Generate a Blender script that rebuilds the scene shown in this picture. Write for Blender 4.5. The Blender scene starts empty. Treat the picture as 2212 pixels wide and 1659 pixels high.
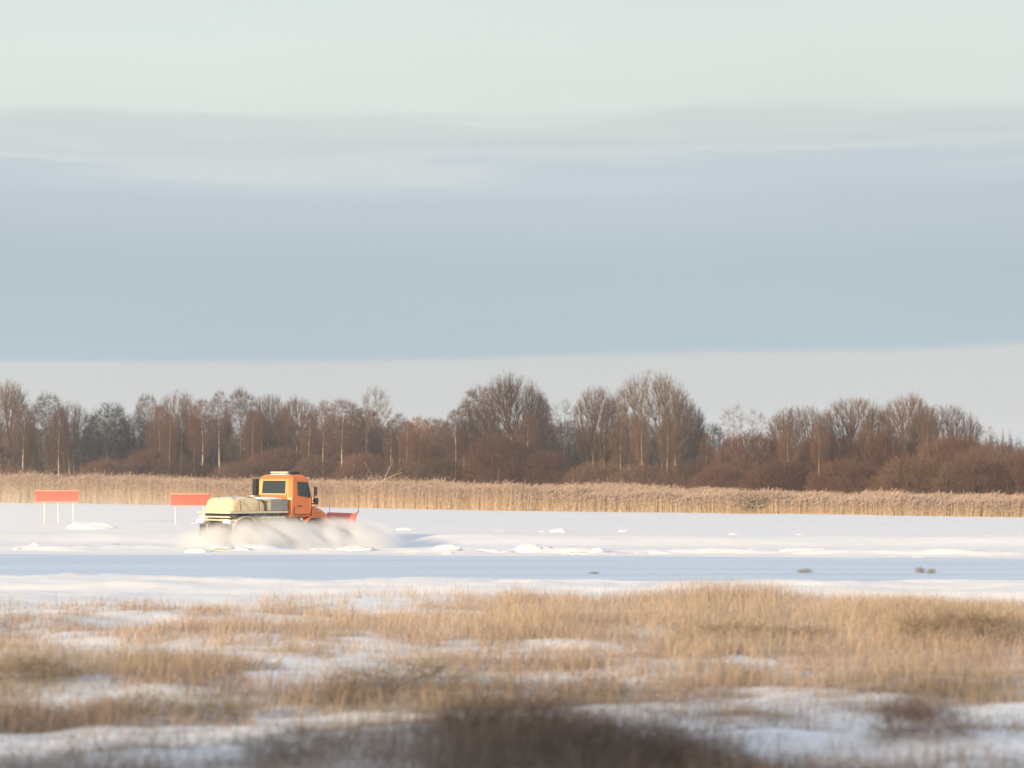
import bpy, bmesh, math, random
import numpy as np
from mathutils import Vector, Matrix
R = math.radians
sc = bpy.context.scene
col = sc.collection

# ------------------------------------------------------------------ camera
CAM_H = 3.2
F = 4731.0                       # focal length in units of a 2212 px wide picture
PITCH = math.atan((1017 - 829.5) / F)
cd = bpy.data.cameras.new("camera")
cam = bpy.data.objects.new("camera", cd); col.objects.link(cam)
cam.location = (0, 0, CAM_H)
cam.rotation_euler = (math.pi / 2 + PITCH, 0, 0)
cd.sensor_width = 36; cd.lens = 36 * F / 2212
cd.clip_start = 0.5; cd.clip_end = 12000
cd.dof.use_dof = True; cd.dof.focus_distance = 105; cd.dof.aperture_fstop = 1.0
sc.camera = cam

# ------------------------------------------------------------------ light
SUN_EL = R(11.2)
TRAVEL = Vector((0.65, 0.76, 0)).normalized()          # the way light runs over the ground
to_sun = Vector((-TRAVEL.x * math.cos(SUN_EL), -TRAVEL.y * math.cos(SUN_EL), math.sin(SUN_EL)))
sd = bpy.data.lights.new("sun", 'SUN'); sd.energy = 5.0; sd.angle = R(0.6); sd.color = (1.0, 0.735, 0.41)
so = bpy.data.objects.new("sun", sd); col.objects.link(so)
so.rotation_euler = to_sun.to_track_quat('Z', 'Y').to_euler()

def lin(r, g, b):
    f = lambda c: (c / 255 / 12.92) if c / 255 <= 0.04045 else ((c / 255 + 0.055) / 1.055) ** 2.4
    return (f(r), f(g), f(b), 1.0)

W = bpy.data.worlds.new("World"); sc.world = W; W.use_nodes = True
nt = W.node_tree; N = nt.nodes; L = nt.links; N.clear()
wo = N.new('ShaderNodeOutputWorld'); bg = N.new('ShaderNodeBackground'); bg.inputs[1].default_value = 0.088
L.new(bg.outputs[0], wo.inputs[0])
sky = N.new('ShaderNodeTexSky'); sky.sky_type = 'NISHITA'; sky.sun_disc = False
sky.sun_elevation = SUN_EL; sky.sun_rotation = math.atan2(to_sun.x, to_sun.y)
sky.air_density = 1.0; sky.dust_density = 1.5
tc = N.new('ShaderNodeTexCoord')
def wm(op, a, b=None, c=None, clamp=False):
    n = N.new('ShaderNodeMath'); n.operation = op; n.use_clamp = clamp
    for k, v in enumerate((a, b, c)):
        if v is None: continue
        if isinstance(v, (int, float)): n.inputs[k].default_value = v
        else: L.new(v, n.inputs[k])
    return n.outputs[0]
sep = N.new('ShaderNodeSeparateXYZ'); L.new(tc.outputs['Generated'], sep.inputs[0])
zx, zz = sep.outputs[0], sep.outputs[2]
def wnoise(scale, sx, sz, detail=3):
    mp = N.new('ShaderNodeMapping'); mp.inputs['Scale'].default_value = (sx, sx, sz)
    L.new(tc.outputs['Generated'], mp.inputs[0])
    n = N.new('ShaderNodeTexNoise'); n.inputs['Scale'].default_value = scale; n.inputs['Detail'].default_value = detail
    L.new(mp.outputs[0], n.inputs[0]); return n.outputs[0]
nA = wnoise(1.0, 5.0, 60.0, 4)          # long thin streaks
nB = wnoise(1.0, 3.0, 14.0, 3)
nC = wnoise(1.0, 9.0, 90.0, 4)
# the stratus deck: its upper edge wavers, its lower edge is straighter
wob = wm('ADD', wm('MULTIPLY', wm('SUBTRACT', nA, 0.5), 0.040), wm('MULTIPLY', wm('SUBTRACT', nB, 0.5), 0.030))
upm = N.new('ShaderNodeMapRange'); upm.interpolation_type = 'SMOOTHSTEP'
upm.inputs[1].default_value = 0.10; upm.inputs[2].default_value = 0.145; L.new(zz, upm.inputs[0])
zw = wm('ADD', zz, wm('MULTIPLY', wob, upm.outputs[0]))
ramp = N.new('ShaderNodeValToRGB'); L.new(wm('DIVIDE', zw, 0.5, clamp=True), ramp.inputs[0])
cr = ramp.color_ramp; cr.interpolation = 'EASE'
stops = [(0.0, (175, 193, 204)), (0.055, (175, 195, 207)), (0.09, (178, 194, 205)), (0.120, (190, 203, 213)), (0.132, (198, 210, 218)),
         (0.139, (211, 220, 221)), (0.146, (207, 215, 218)), (0.152, (212, 220, 219)), (0.162, (225, 232, 227)),
         (0.192, (227, 235, 230)), (0.212, (222, 233, 229)), (0.30, (213, 221, 226)), (0.5, (200, 213, 231))]
while len(cr.elements) < len(stops): cr.elements.new(0.5)
for e, (p, c) in zip(cr.elements, stops): e.position = p / 0.5; e.color = lin(*c)
lowz = wm('SUBTRACT', zz, wm('ADD', wm('MULTIPLY', zx, 0.018), wm('MULTIPLY', wm('SUBTRACT', nC, 0.5), 0.006)))
lowm = N.new('ShaderNodeMapRange'); lowm.interpolation_type = 'SMOOTHSTEP'
lowm.inputs[1].default_value = 0.0495; lowm.inputs[2].default_value = 0.0545; L.new(lowz, lowm.inputs[0])
mixl = N.new('ShaderNodeMix'); mixl.data_type = 'RGBA'; L.new(lowm.outputs[0], mixl.inputs[0])
mixl.inputs[6].default_value = lin(205, 209, 209); L.new(ramp.outputs[0], mixl.inputs[7])
# faint patches inside the deck
pat = wm('ADD', 0.93, wm('MULTIPLY', nB, 0.14))
sc1 = N.new('ShaderNodeVectorMath'); sc1.operation = 'SCALE'; L.new(mixl.outputs[2], sc1.inputs[0]); L.new(wm('MULTIPLY', pat, 10.0), sc1.inputs[3])
mixs = N.new('ShaderNodeMix'); mixs.data_type = 'RGBA'; mixs.inputs[0].default_value = 0.97
L.new(sky.outputs[0], mixs.inputs[6]); L.new(sc1.outputs[0], mixs.inputs[7])
L.new(mixs.outputs[2], bg.inputs[0])

sc.view_settings.view_transform = 'Standard'; sc.view_settings.look = 'None'
sc.view_settings.exposure = 0.14; sc.view_settings.gamma = 1.0; sc.view_settings.use_curve_mapping = False
sc.cycles.use_denoising = True
sc.cycles.max_bounces = 12; sc.cycles.diffuse_bounces = 3; sc.cycles.volume_bounces = 10
sc.cycles.transparent_max_bounces = 8; sc.cycles.caustics_reflective = False; sc.cycles.caustics_refractive = False
sc.cycles.volume_step_rate = 1.0; sc.cycles.volume_max_steps = 128

# ------------------------------------------------------------------ helpers
rng = np.random.default_rng(7)
_tab = np.random.default_rng(99).random((256, 256))
def vnoise(x, y):
    x = np.asarray(x, float); y = np.asarray(y, float)
    xi = np.floor(x).astype(int); yi = np.floor(y).astype(int); fx = x - xi; fy = y - yi
    fx = fx * fx * (3 - 2 * fx); fy = fy * fy * (3 - 2 * fy)
    g = lambda a, b: _tab[a % 256, b % 256]
    return (g(xi, yi) * (1 - fx) + g(xi + 1, yi) * fx) * (1 - fy) + (g(xi, yi + 1) * (1 - fx) + g(xi + 1, yi + 1) * fx) * fy
def fbm(x, y, o=3):
    s = 0; a = 0.5; t = 0
    for k in range(o):
        s = s + a * vnoise(x * 2 ** k + 17.3 * k, y * 2 ** k + 9.1 * k); t += a; a *= 0.5
    return s / t
def sstep(a, b, v):
    t = np.clip((v - a) / (b - a), 0, 1); return t * t * (3 - 2 * t)

SL = 0.13                        # the plough lanes run this much askew of the picture
def H(x, y):
    x = np.asarray(x, float); y = np.asarray(y, float); t = y + SL * x
    near = 1 - sstep(52, 57, t)
    z = near * (0.10 + 0.34 * (fbm(x / 3.1, y / 2.3) - 0.35) + 0.16 * (fbm(x / 0.9 + 40, y / 0.8) - 0.5))
    z = z + 0.012 * np.clip(44 - t, 0, 40)
    n1 = fbm(x / 2.6 + 5, t / 1.5, 4); n2 = fbm(x / 5.0 + 60, t / 4, 3)
    bank = sstep(55.0, 57.2, t) * (1 - sstep(60.2, 62.6, t))
    z = z + bank * (0.14 + np.clip(0.30 * (n1 - 0.25), 0, 1) * (0.55 + 0.6 * n2) + 0.26 * (fbm(x / 2.4 + 90, t / 0.42, 4) - 0.45))
    wind = np.exp(-((t - 86.2) / 1.5) ** 2)
    z = z + wind * 0.75 * np.clip(fbm(x / 2.6 + 11, t / 0.7, 4) - 0.40, 0, 1)
    z = z + (0.31 + 0.10 * fbm(x / 2.4 + 33, t / 0.9, 3)) * sstep(94.0, 97.2, t + 0.9 * (fbm(x / 5, t / 5 + 20, 2) - 0.5)) * (1 - 0.80 * sstep(97.8, 101.0, t)) * (1 - sstep(110, 190, t))
    for c_ in (89.2, 91.0, 92.6): z = z - 0.045 * np.exp(-((t - c_ - 0.5 * (vnoise(x / 14, x * 0 + c_) - 0.5)) / 0.22) ** 2)     # wheel ruts in the lane
    far = sstep(84, 90, t)
    z = z + far * 0.09 * (fbm(x / 7.0 + 3, t / 1.8 + 8, 4) - 0.5)
    return z

def ray(px, py):
    u = px - 1106.0; v = 829.5 - py
    c, s = math.cos(PITCH), math.sin(PITCH)
    return Vector((u, F * c - v * s, F * s + v * c)) / F
def hit(px, py):
    r = ray(px, py); a = 15.0; 
    z = 0.0
    for _ in range(12):
        k = (CAM_H - z) / max(-r.z, 1e-5); z = 0.5 * z + 0.5 * float(H(r.x * k, r.y * k))
    return Vector((r.x * k, r.y * k, float(H(r.x * k, r.y * k))))
def atd(px, d): return Vector(((px - 1106.0) / F * d, d, 0.0))
def top_h(py, d): return CAM_H + (1017 - py) / F * d

def tag(o, label=None, cat=None, group=None, kind=None):
    if label: o["label"] = label
    if cat: o["category"] = cat
    if group: o["group"] = group
    if kind: o["kind"] = kind
    return o
def empty(name, loc, rz=0):
    o = bpy.data.objects.new(name, None); col.objects.link(o); o.empty_display_size = 0.5
    o.location = loc; o.rotation_euler = (0, 0, rz); return o
def link(name, me, parent=None):
    o = bpy.data.objects.new(name, me); col.objects.link(o)
    if parent is not None: o.parent = parent
    return o
def np_mesh(name, V, faces_by_n, mats, mat_idx=None, smooth=False, colors=None):
    """V (n,3); faces_by_n list of int arrays (m,k)"""
    me = bpy.data.meshes.new(name)
    V = np.asarray(V, np.float32)
    me.vertices.add(len(V)); me.vertices.foreach_set('co', V.ravel())
    loops = np.concatenate([f.ravel() for f in faces_by_n]).astype(np.int32)
    tot = np.concatenate([np.full(len(f), f.shape[1], np.int32) for f in faces_by_n])
    start = np.concatenate([[0], np.cumsum(tot)[:-1]]).astype(np.int32)
    me.loops.add(len(loops)); me.loops.foreach_set('vertex_index', loops)
    me.polygons.add(len(tot)); me.polygons.foreach_set('loop_start', start); me.polygons.foreach_set('loop_total', tot)
    if mat_idx is not None: me.polygons.foreach_set('material_index', np.asarray(mat_idx, np.int32))
    me.polygons.foreach_set('use_smooth', np.full(len(tot), smooth, bool))
    for m in mats: me.materials.append(m)
    if colors is not None:
        a = me.color_attributes.new('tone', 'FLOAT_COLOR', 'POINT')
        c = np.ones((len(V), 4), np.float32); c[:, :3] = colors; a.data.foreach_set('color', c.ravel())
    me.update(calc_edges=True); me.validate(); return me

# ------------------------------------------------------------------ materials
def mat(name, rgb, rough=0.6, vst=None, metal=0.0, spec=0.4, var=0.0, vscale=3.0, bump=0.0, bscale=20.0, emit=0.0, tone=False, coat=0.0, objrand=0.0, transl=0.0):
    m = bpy.data.materials.new(name); m.use_nodes = True
    t = m.node_tree; b = t.nodes['Principled BSDF']
    b.inputs['Roughness'].default_value = rough; b.inputs['Metallic'].default_value = metal
    b.inputs['Specular IOR Level'].default_value = spec; b.inputs['Coat Weight'].default_value = coat
    b.inputs['Base Color'].default_value = (*rgb, 1)
    out = None
    if tone:
        a = t.nodes.new('ShaderNodeAttribute'); a.attribute_name = 'tone'; out = a.outputs['Color']
    if var > 0 or objrand > 0:
        hs = t.nodes.new('ShaderNodeHueSaturation')
        if out is None: hs.inputs['Color'].default_value = (*rgb, 1)
        else: t.links.new(out, hs.inputs['Color'])
        val = t.nodes.new('ShaderNodeMath'); val.operation = 'ADD'; val.inputs[0].default_value = 1; val.inputs[1].default_value = 0
        if var > 0:
            g = t.nodes.new('ShaderNodeTexCoord'); n = t.nodes.new('ShaderNodeTexNoise'); n.inputs['Scale'].default_value = vscale; n.inputs['Detail'].default_value = 4
            if vst:
                mq = t.nodes.new('ShaderNodeMapping'); mq.inputs['Scale'].default_value = vst; mq.inputs['Rotation'].default_value = (0, 0, math.atan(0.13))
                t.links.new(g.outputs['Object'], mq.inputs[0]); t.links.new(mq.outputs[0], n.inputs[0])
            else: t.links.new(g.outputs['Object'], n.inputs[0])
            mr = t.nodes.new('ShaderNodeMapRange'); mr.inputs[1].default_value = 0.3; mr.inputs[2].default_value = 0.7
            mr.inputs[3].default_value = 1 - var; mr.inputs[4].default_value = 1 + var
            t.links.new(n.outputs[0], mr.inputs[0]); t.links.new(mr.outputs[0], val.inputs[0])
        if objrand > 0:
            oi = t.nodes.new('ShaderNodeObjectInfo'); mr2 = t.nodes.new('ShaderNodeMapRange')
            mr2.inputs[3].default_value = -objrand; mr2.inputs[4].default_value = objrand
            t.links.new(oi.outputs['Random'], mr2.inputs[0]); t.links.new(mr2.outputs[0], val.inputs[1])
        t.links.new(val.outputs[0], hs.inputs['Value']); out = hs.outputs[0]
    if out is not None: t.links.new(out, b.inputs['Base Color'])
    if bump > 0:
        g = t.nodes.new('ShaderNodeTexCoord'); n = t.nodes.new('ShaderNodeTexNoise'); n.inputs['Scale'].default_value = bscale; n.inputs['Detail'].default_value = 5
        t.links.new(g.outputs['Object'], n.inputs[0])
        bp = t.nodes.new('ShaderNodeBump'); bp.inputs['Strength'].default_value = 1.0; bp.inputs['Distance'].default_value = bump
        t.links.new(n.outputs[0], bp.inputs['Height']); t.links.new(bp.outputs[0], b.inputs['Normal'])
    if emit > 0:
        b.inputs['Emission Color'].default_value = (1, 0.97, 0.9, 1); b.inputs['Emission Strength'].default_value = emit
    return m
M = {}
M['snow'] = mat('snow', (0.88, 0.865, 0.86), 0.7, spec=0.2, var=0.03, vscale=0.4, bump=0.03, bscale=1.3)
M['lump'] = mat('lump_snow', (0.88, 0.88, 0.88), 0.75, spec=0.2, bump=0.04, bscale=5)
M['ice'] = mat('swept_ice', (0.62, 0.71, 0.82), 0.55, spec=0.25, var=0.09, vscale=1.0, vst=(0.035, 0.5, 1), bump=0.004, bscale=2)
M['orange'] = mat('orange_paint', (0.77, 0.205, 0.042), 0.42, spec=0.5, var=0.06, vscale=2.0, coat=0.2)
M['orange_pale'] = mat('pale_orange_paint', (0.85, 0.54, 0.24), 0.5, var=0.05)  # paler orange; on the cab's rear corners it is painted sunlight
M['plough_red'] = mat('plough_red_paint', (0.70, 0.13, 0.08), 0.5, var=0.12, vscale=3)
M['sign_red'] = mat('sign_red_paint', (0.86, 0.125, 0.075), 0.6, spec=0.2, var=0.05, vscale=1.2)
M['sign_edge'] = mat('sign_frame_paint', (0.93, 0.36, 0.26), 0.6)
M['wood'] = mat('hazed_wood', (0.74, 0.71, 0.69), 0.85, var=0.2, vscale=6)  # lifted toward snow white: snow dust haze over the posts, put into the colour
M['black'] = mat('black_plastic', (0.025, 0.024, 0.024), 0.6)
M['rubber'] = mat('rubber', (0.03, 0.03, 0.032), 0.85, bump=0.01, bscale=30)
M['dark'] = mat('chassis_grime', (0.09, 0.085, 0.075), 0.8, var=0.25, vscale=5)
M['greybox'] = mat('grey_green_metal', (0.31, 0.29, 0.25), 0.7, var=0.15)
M['cream'] = mat('cream_metal', (0.72, 0.62, 0.48), 0.55, var=0.08)
M['canvas'] = mat('yellow_canvas', (0.87, 0.68, 0.42), 0.85, spec=0.15, var=0.08, vscale=2.0, bump=0.03, bscale=4)
M['glass'] = mat('dark_glass', (0.035, 0.045, 0.045), 0.12, spec=0.6)
M['rim'] = mat('rim_grey', (0.45, 0.43, 0.40), 0.5, metal=0.3)
M['white'] = mat('white_paint', (0.80, 0.78, 0.74), 0.5)
M['chrome'] = mat('mirror_metal', (0.6, 0.6, 0.6), 0.25, metal=0.9)
M['lamp'] = mat('lit_lamp', (0.9, 0.9, 0.88), 0.3, emit=1.6)
M['bark'] = mat('grey_brown_bark', (0.38, 0.29, 0.205), 0.9, spec=0.1, var=0.25, vscale=1.5, objrand=0.15)
M['birchbark'] = mat('birch_bark', (0.74, 0.60, 0.43), 0.85, spec=0.1, var=0.25, vscale=2.5, objrand=0.1)
M['twig'] = mat('brown_twigs', (0.165, 0.101, 0.069), 0.9, spec=0.05, var=0.12, vscale=0.5, objrand=0.18)
M['twig_red'] = mat('reddish_twigs', (0.165, 0.092, 0.065), 0.9, spec=0.05, var=0.12, vscale=0.5, objrand=0.15)
M['twig_grey'] = mat('grey_twigs', (0.178, 0.125, 0.093), 0.9, spec=0.05, var=0.12, vscale=0.5, objrand=0.15)
M['twig_dark'] = mat('dark_twigs', (0.078, 0.070, 0.062), 0.9, spec=0.05, var=0.12, vscale=0.5, objrand=0.15)
M['rust_leaf'] = mat('rusty_leaves', (0.36, 0.19, 0.095), 0.9, spec=0.05, var=0.2, vscale=1)
M['needle'] = mat('dark_needles', (0.030, 0.040, 0.032), 0.9, spec=0.05, var=0.2, vscale=0.3)
M['reed'] = mat('reed_straw', (0.5, 0.3, 0.15), 0.85, spec=0.1, tone=True)
M['grass'] = mat('dry_grass', (0.5, 0.3, 0.15), 0.85, spec=0.1, tone=True)

# ------------------------------------------------------------------ ground sheet and the swept road
def axis(lo, hi, step, far, grow=1.22):
    a = list(np.arange(lo, hi + 1e-6, step)); s = step; p = hi; up = []
    while p < far: s *= grow; p += s; up.append(p)
    s = step; p = lo; dn = []
    while p > -far: s *= grow; p -= s; dn.append(p)
    return np.array(dn[::-1] + a + up)
xs = axis(-46, 46, 0.24, 1500); ys = axis(20, 124, 0.24, 1500)
X, Y = np.meshgrid(xs, ys); Z = H(X, Y)
nx, ny = len(xs), len(ys)
idx = np.arange(nx * ny).reshape(ny, nx)
Fq = np.stack([idx[:-1, :-1], idx[:-1, 1:], idx[1:, 1:], idx[1:, :-1]], -1).reshape(-1, 4)
g = link('ground', np_mesh('ground', np.stack([X, Y, Z], -1).reshape(-1, 3), [Fq], [M['snow']], smooth=True))
tag(g, kind='structure')
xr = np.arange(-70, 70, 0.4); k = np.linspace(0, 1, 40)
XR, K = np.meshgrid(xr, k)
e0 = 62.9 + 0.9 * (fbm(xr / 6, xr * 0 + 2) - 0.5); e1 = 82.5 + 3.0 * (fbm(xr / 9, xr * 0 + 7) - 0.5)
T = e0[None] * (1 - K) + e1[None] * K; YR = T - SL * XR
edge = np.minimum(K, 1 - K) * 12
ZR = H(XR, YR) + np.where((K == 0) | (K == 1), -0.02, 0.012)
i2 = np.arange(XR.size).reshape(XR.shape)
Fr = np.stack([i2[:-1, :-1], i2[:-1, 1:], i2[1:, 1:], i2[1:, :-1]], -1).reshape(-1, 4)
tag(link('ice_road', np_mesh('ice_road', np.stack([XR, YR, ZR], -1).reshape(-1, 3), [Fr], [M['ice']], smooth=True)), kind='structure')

# ------------------------------------------------------------------ snow lumps
def lump_mesh(seed):
    r = np.random.default_rng(seed); bm = bmesh.new()
    bmesh.ops.create_icosphere(bm, subdivisions=4, radius=1)
    off = r.random(2) * 50; sk = r.uniform(-0.5, 0.5)
    P = np.array([v.co[:] for v in bm.verts])
    n = fbm(P[:, 0] * 1.6 + off[0], P[:, 1] * 1.6 + off[1] + P[:, 2], 4) - 0.5
    for v, q in zip(bm.verts, n):
        s = 1 + 0.75 * q
        zz_ = v.co.z
        prof = max(zz_, 0) ** 0.9 if zz_ > 0 else zz_ * 0.3
        v.co = Vector((v.co.x * s + sk * prof * 0.5, v.co.y * s, prof * (1 + 0.9 * q)))
    me = bpy.data.meshes.new('snow_lump'); bm.to_mesh(me); bm.free()
    me.materials.append(M['lump'])
    for p in me.polygons: p.use_smooth = True
    return me
LM = [lump_mesh(s) for s in range(9)]
RIDGE = "row of small sunlit snow lumps along the ploughed edge beyond the blue road"
def lump(i, px, py, w, h, label, group=None, name='snow_lump'):
    p = hit(px, py); s = p.y / F
    o = link(name, LM[i % len(LM)])
    o.location = (p.x, p.y, p.z - 0.02); o.scale = (w * s / 2 * 1.3, min(0.9, w * s / 2 * 0.8), h * s * 0.9); o.rotation_euler = (0, 0, 0.4 * math.sin(i * 2.3))
    tag(o, label, 'snow lump', group)
named = [
 (200, 1142, 80, 17, "broad two humped snow heap on open ice below the left red sign"),
 (83, 1184, 28, 13, "rounded snow lump near left picture edge beyond the blue road"),
 (767, 1191, 70, 13, "brightest yellow lit snow lump under the truck's snow spray"),
 (1155, 1192, 72, 20, "largest snow heap on the ploughed ridge, right of the truck shadow"),
 (1289, 1194, 24, 14, "small steep snow block standing up from the ridge right of largest heap"),
 (967, 1190, 46, 12, "pointed snow heap on the ridge just below the truck's shadow"),
 (2072, 1194, 72, 12, "long low snow heap on the ridge near the right picture edge"),
 (877, 1145, 36, 6, "flat oval snow lump on the far snow right of the plough"),
 (1208, 1149, 31, 8, "highest of the lone snow lumps on the far snowfield"),
]
for i, (px, py, w, h, lb) in enumerate(named): lump(i, px, py, w, h, lb)
ridge = [(38,1185,16,5),(110,1187,28,3),(238,1184,24,5),(206,1185,22,3),(341,1185,45,3),(430,1189,45,9),(485,1189,45,8),(525,1187,28,7),(571,1185,45,7),
 (628,1186,45,8),(694,1189,60,7),(967,1196,22,6),(904,1189,45,4),(1069,1192,95,8),(1228,1195,20,6),(1288,1197,90,6),(1433,1196,50,8),(1387,1194,25,4),
 (1523,1192,30,3),(1556,1192,40,6),(1596,1192,35,7),(1632,1192,55,8),(1669,1191,35,4),(1725,1191,65,9),(1768,1191,45,8),(1877,1195,45,6),(1927,1196,20,3),(1989,1197,28,4),(2145,1197,40,7)]
for i, (px, py, w, h) in enumerate(ridge):
    lump(i + 3, px, py, w, h, "small sunlit snow lump in the broken row along the ploughed ridge", "snow lumps on the ploughed ridge")
far_l = [(1082,1147,25,3),(1172,1149,12,4),(1345,1149,16,5),(1369,1118,20,2),(1591,1154,25,4),(1730,1155,20,3),(2137,1159,9,4),(2206,1159,10,4),(420,1131,14,3),(150,1103,22,2)]
for i, (px, py, w, h) in enumerate(far_l):
    lump(i + 5, px, py, w, h, "tiny lone snow lump scattered on the far flat snowfield", "snow lumps on the far snowfield")

# ------------------------------------------------------------------ the two red boards
def box_bm(bm, x0, x1, y0, y1, z0, z1, bev=0.0):
    r = bmesh.ops.create_cube(bm, size=1)
    for v in r['verts']:
        v.co = Vector((x0 + (v.co.x + .5) * (x1 - x0), y0 + (v.co.y + .5) * (y1 - y0), z0 + (v.co.z + .5) * (z1 - z0)))
    if bev > 0:
        es = list({e for v in r['verts'] for e in v.link_edges})
        bmesh.ops.bevel(bm, geom=es, offset=bev, segments=2, affect='EDGES', profile=0.5)
def bm_obj(name, bm, m, parent=None, smooth=False):
    bmesh.ops.recalc_face_normals(bm, faces=bm.faces)
    me = bpy.data.meshes.new(name); bm.to_mesh(me); bm.free()
    for q in (m if isinstance(m, list) else [m]): me.materials.append(q)
    if smooth:
        for p in me.polygons: p.use_smooth = True
    return link(name, me, parent)
def board(px, py_base, px0, px1, ytop, ybot, label, posts):
    p = hit(px, py_base); s = p.y / F
    root = empty('warning_sign', p, R(-4)); tag(root, label, 'sign', 'red boards on the far snow')
    w0 = (px0 - px) * s; w1 = (px1 - px) * s; zt = top_h(ytop, p.y) - p.z; zb = top_h(ybot, p.y) - p.z
    bm = bmesh.new(); box_bm(bm, w0, w1, -0.03, 0.03, zb, zt, 0.012); bm_obj('board', bm, M['sign_red'], root)
    bm = bmesh.new()
    for (a, b, c, d_) in ((w0, w1, zt, zt + 0.05), (w0, w1, zb - 0.05, zb)): box_bm(bm, a, b, -0.05, 0.04, c, d_)
    bm_obj('frame', bm, M['sign_edge'], root)
    for q in posts:
        bm = bmesh.new(); qx = (q - px) * s; box_bm(bm, qx - 0.04, qx + 0.04, 0.042, 0.13, -0.3, zt - 0.04, 0.01); bm_obj('post', bm, M['wood'], root)
board(123, 1131, 75, 170, 1061, 1083, "long orange red board on three posts in the snow at far left", (95, 125, 158))
board(410, 1133, 368, 452, 1068, 1091, "orange red board partly hidden behind the truck's covered load", (378, 440))

# ------------------------------------------------------------------ the orange plough truck
HEAD = R(42)
T0 = atd(462, 90.6); T0.z = 0.0
truck = empty('plough_truck', T0, HEAD)
tag(truck, "orange snow plough truck with covered yellow load driving through blown snow", "truck")
def tp(name, bm, m, parent=truck, smooth=False): return bm_obj(name, bm, m, parent, smooth)
HWD = 1.2
# frame
bm = bmesh.new()
for s in (-1, 1): box_bm(bm, 0.15, 6.0, s * 0.42 - 0.06, s * 0.42 + 0.06, 0.82, 1.06)
for xx in (0.3, 1.5, 2.5, 3.8, 5.1): box_bm(bm, xx - 0.07, xx + 0.07, -0.36, 0.36, 0.86, 1.02)
tp('chassis', bm, M['dark'])
for xx in (0.85, 4.5):
    bm = bmesh.new()
    r = bmesh.ops.create_cone(bm, cap_ends=True, segments=12, radius1=0.11, radius2=0.11, depth=1.9, matrix=Matrix.Translation((xx, 0, 0.62)) @ Matrix.Rotation(math.pi / 2, 4, 'X'))
    bmesh.ops.create_icosphere(bm, subdivisions=2, radius=0.24, matrix=Matrix.Translation((xx, 0, 0.62)))
    tp('axle', bm, M['dark'])
# flat bed
bm = bmesh.new(); box_bm(bm, 0.0, 2.93, -HWD, HWD, 1.44, 1.53, 0.015); bed = tp('flatbed', bm, M['cream'])
bm = bmesh.new()
for xx in (0.4, 1.1, 1.8, 2.5): box_bm(bm, xx - 0.05, xx + 0.05, -1.1, 1.1, 1.28, 1.438)
for s in (-1, 1): box_bm(bm, 0.1, 2.85, s * 0.42 - 0.07, s * 0.42 + 0.07, 1.065, 1.276)
tp('bed_frame', bm, M['dark'], bed)
for zc, xw in ((1.30, 1.12), (1.175, 1.0)):
    bm = bmesh.new(); box_bm(bm, 0.02, 0.09, -xw, xw, zc - 0.03, zc + 0.03, 0.01); tp('rear_bar', bm, M['cream'])
bm = bmesh.new(); box_bm(bm, 1.6, 2.8, -1.17, -1.12, 1.24, 1.30, 0.01); tp('side_bar', bm, M['cream'])
# covered load
def rounded_load():
    bm = bmesh.new(); nu, nv = 40, 30; vs = []
    for i in range(nu):
        row = []
        for j in range(nv):
            u = -1 + 2 * i / (nu - 1); v = math.pi * j / (nv - 1)
            yy = math.cos(v); zz_ = math.sin(v)
            yy = math.copysign(abs(yy) ** 0.35, yy); zz_ = zz_ ** 0.38
            e = max(0.0, 1 - abs(u) ** 7) ** 0.5
            n = float(fbm(u * 3.2 + 3, v * 1.8 + 5, 4)) - 0.5
            sag = 0.10 * n
            row.append(bm.verts.new((1.08 + u * 0.88, yy * (1.0 + 0.06 * n) * (0.82 + 0.18 * e), 1.535 + max(0, zz_) * (0.50 + sag + 0.04 * (1 - u)) * (0.25 + 0.75 * e))))
        vs.append(row)
    for i in range(nu - 1):
        for j in range(nv - 1): bm.faces.new((vs[i][j], vs[i + 1][j], vs[i + 1][j + 1], vs[i][j + 1]))
    bm.faces.new(vs[0]); bm.faces.new(vs[-1]); return bm
load = tp('load_cover', rounded_load(), M['canvas'], smooth=True)
def snowcap():
    bm = bmesh.new(); nu, nv = 24, 10; vs = []
    for i in range(nu):
        row = []
        for j in range(nv):
            u = -1 + 2 * i / (nu - 1); v = -1 + 2 * j / (nv - 1)
            f = max(0, 1 - u ** 4) * max(0, 1 - v ** 4)
            row.append(bm.verts.new((0.98 + u * 0.68, v * 0.80, 2.015 + 0.09 * f + 0.03 * float(fbm(u * 3 + 2, v * 3 + 2)) * f - 0.03 * (1 - f))))
        vs.append(row)
    for i in range(nu - 1):
        for j in range(nv - 1): bm.faces.new((vs[i][j], vs[i + 1][j], vs[i + 1][j + 1], vs[i][j + 1]))
    return bm
tp('snow_cap', snowcap(), M['lump'], load, True)
for xx in (0.60, 1.55):
    bm = bmesh.new()
    for (a, b) in (((xx, -1.1, 1.56), (xx + 0.02, -1.02, 1.95)), ((xx + 0.02, -1.02, 1.95), (xx, -0.6, 2.09)), ((xx, -0.6, 2.09), (xx, 0.6, 2.10))):
        a = Vector(a); b = Vector(b); bmesh.ops.create_cone(bm, cap_ends=True, segments=6, radius1=0.014, radius2=0.014, depth=(b - a).length, matrix=Matrix.Translation((a + b) / 2) @ (b - a).to_track_quat('Z', 'Y').to_matrix().to_4x4())
    tp('rope', bm, M['dark'], load)
bm = bmesh.new(); bmesh.ops.create_grid(bm, x_segments=8, y_segments=16, size=1)
for v in bm.verts:
    f = (1 - v.co.x ** 4) * (1 - v.co.y ** 4); v.co = Vector((2.47 + v.co.x * 0.42, -0.1 + v.co.y * 1.0, 2.012 + 0.07 * f + 0.04 * f * float(fbm(v.co.x * 2 + 4, v.co.y * 3))))
box_snow = bm
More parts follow.
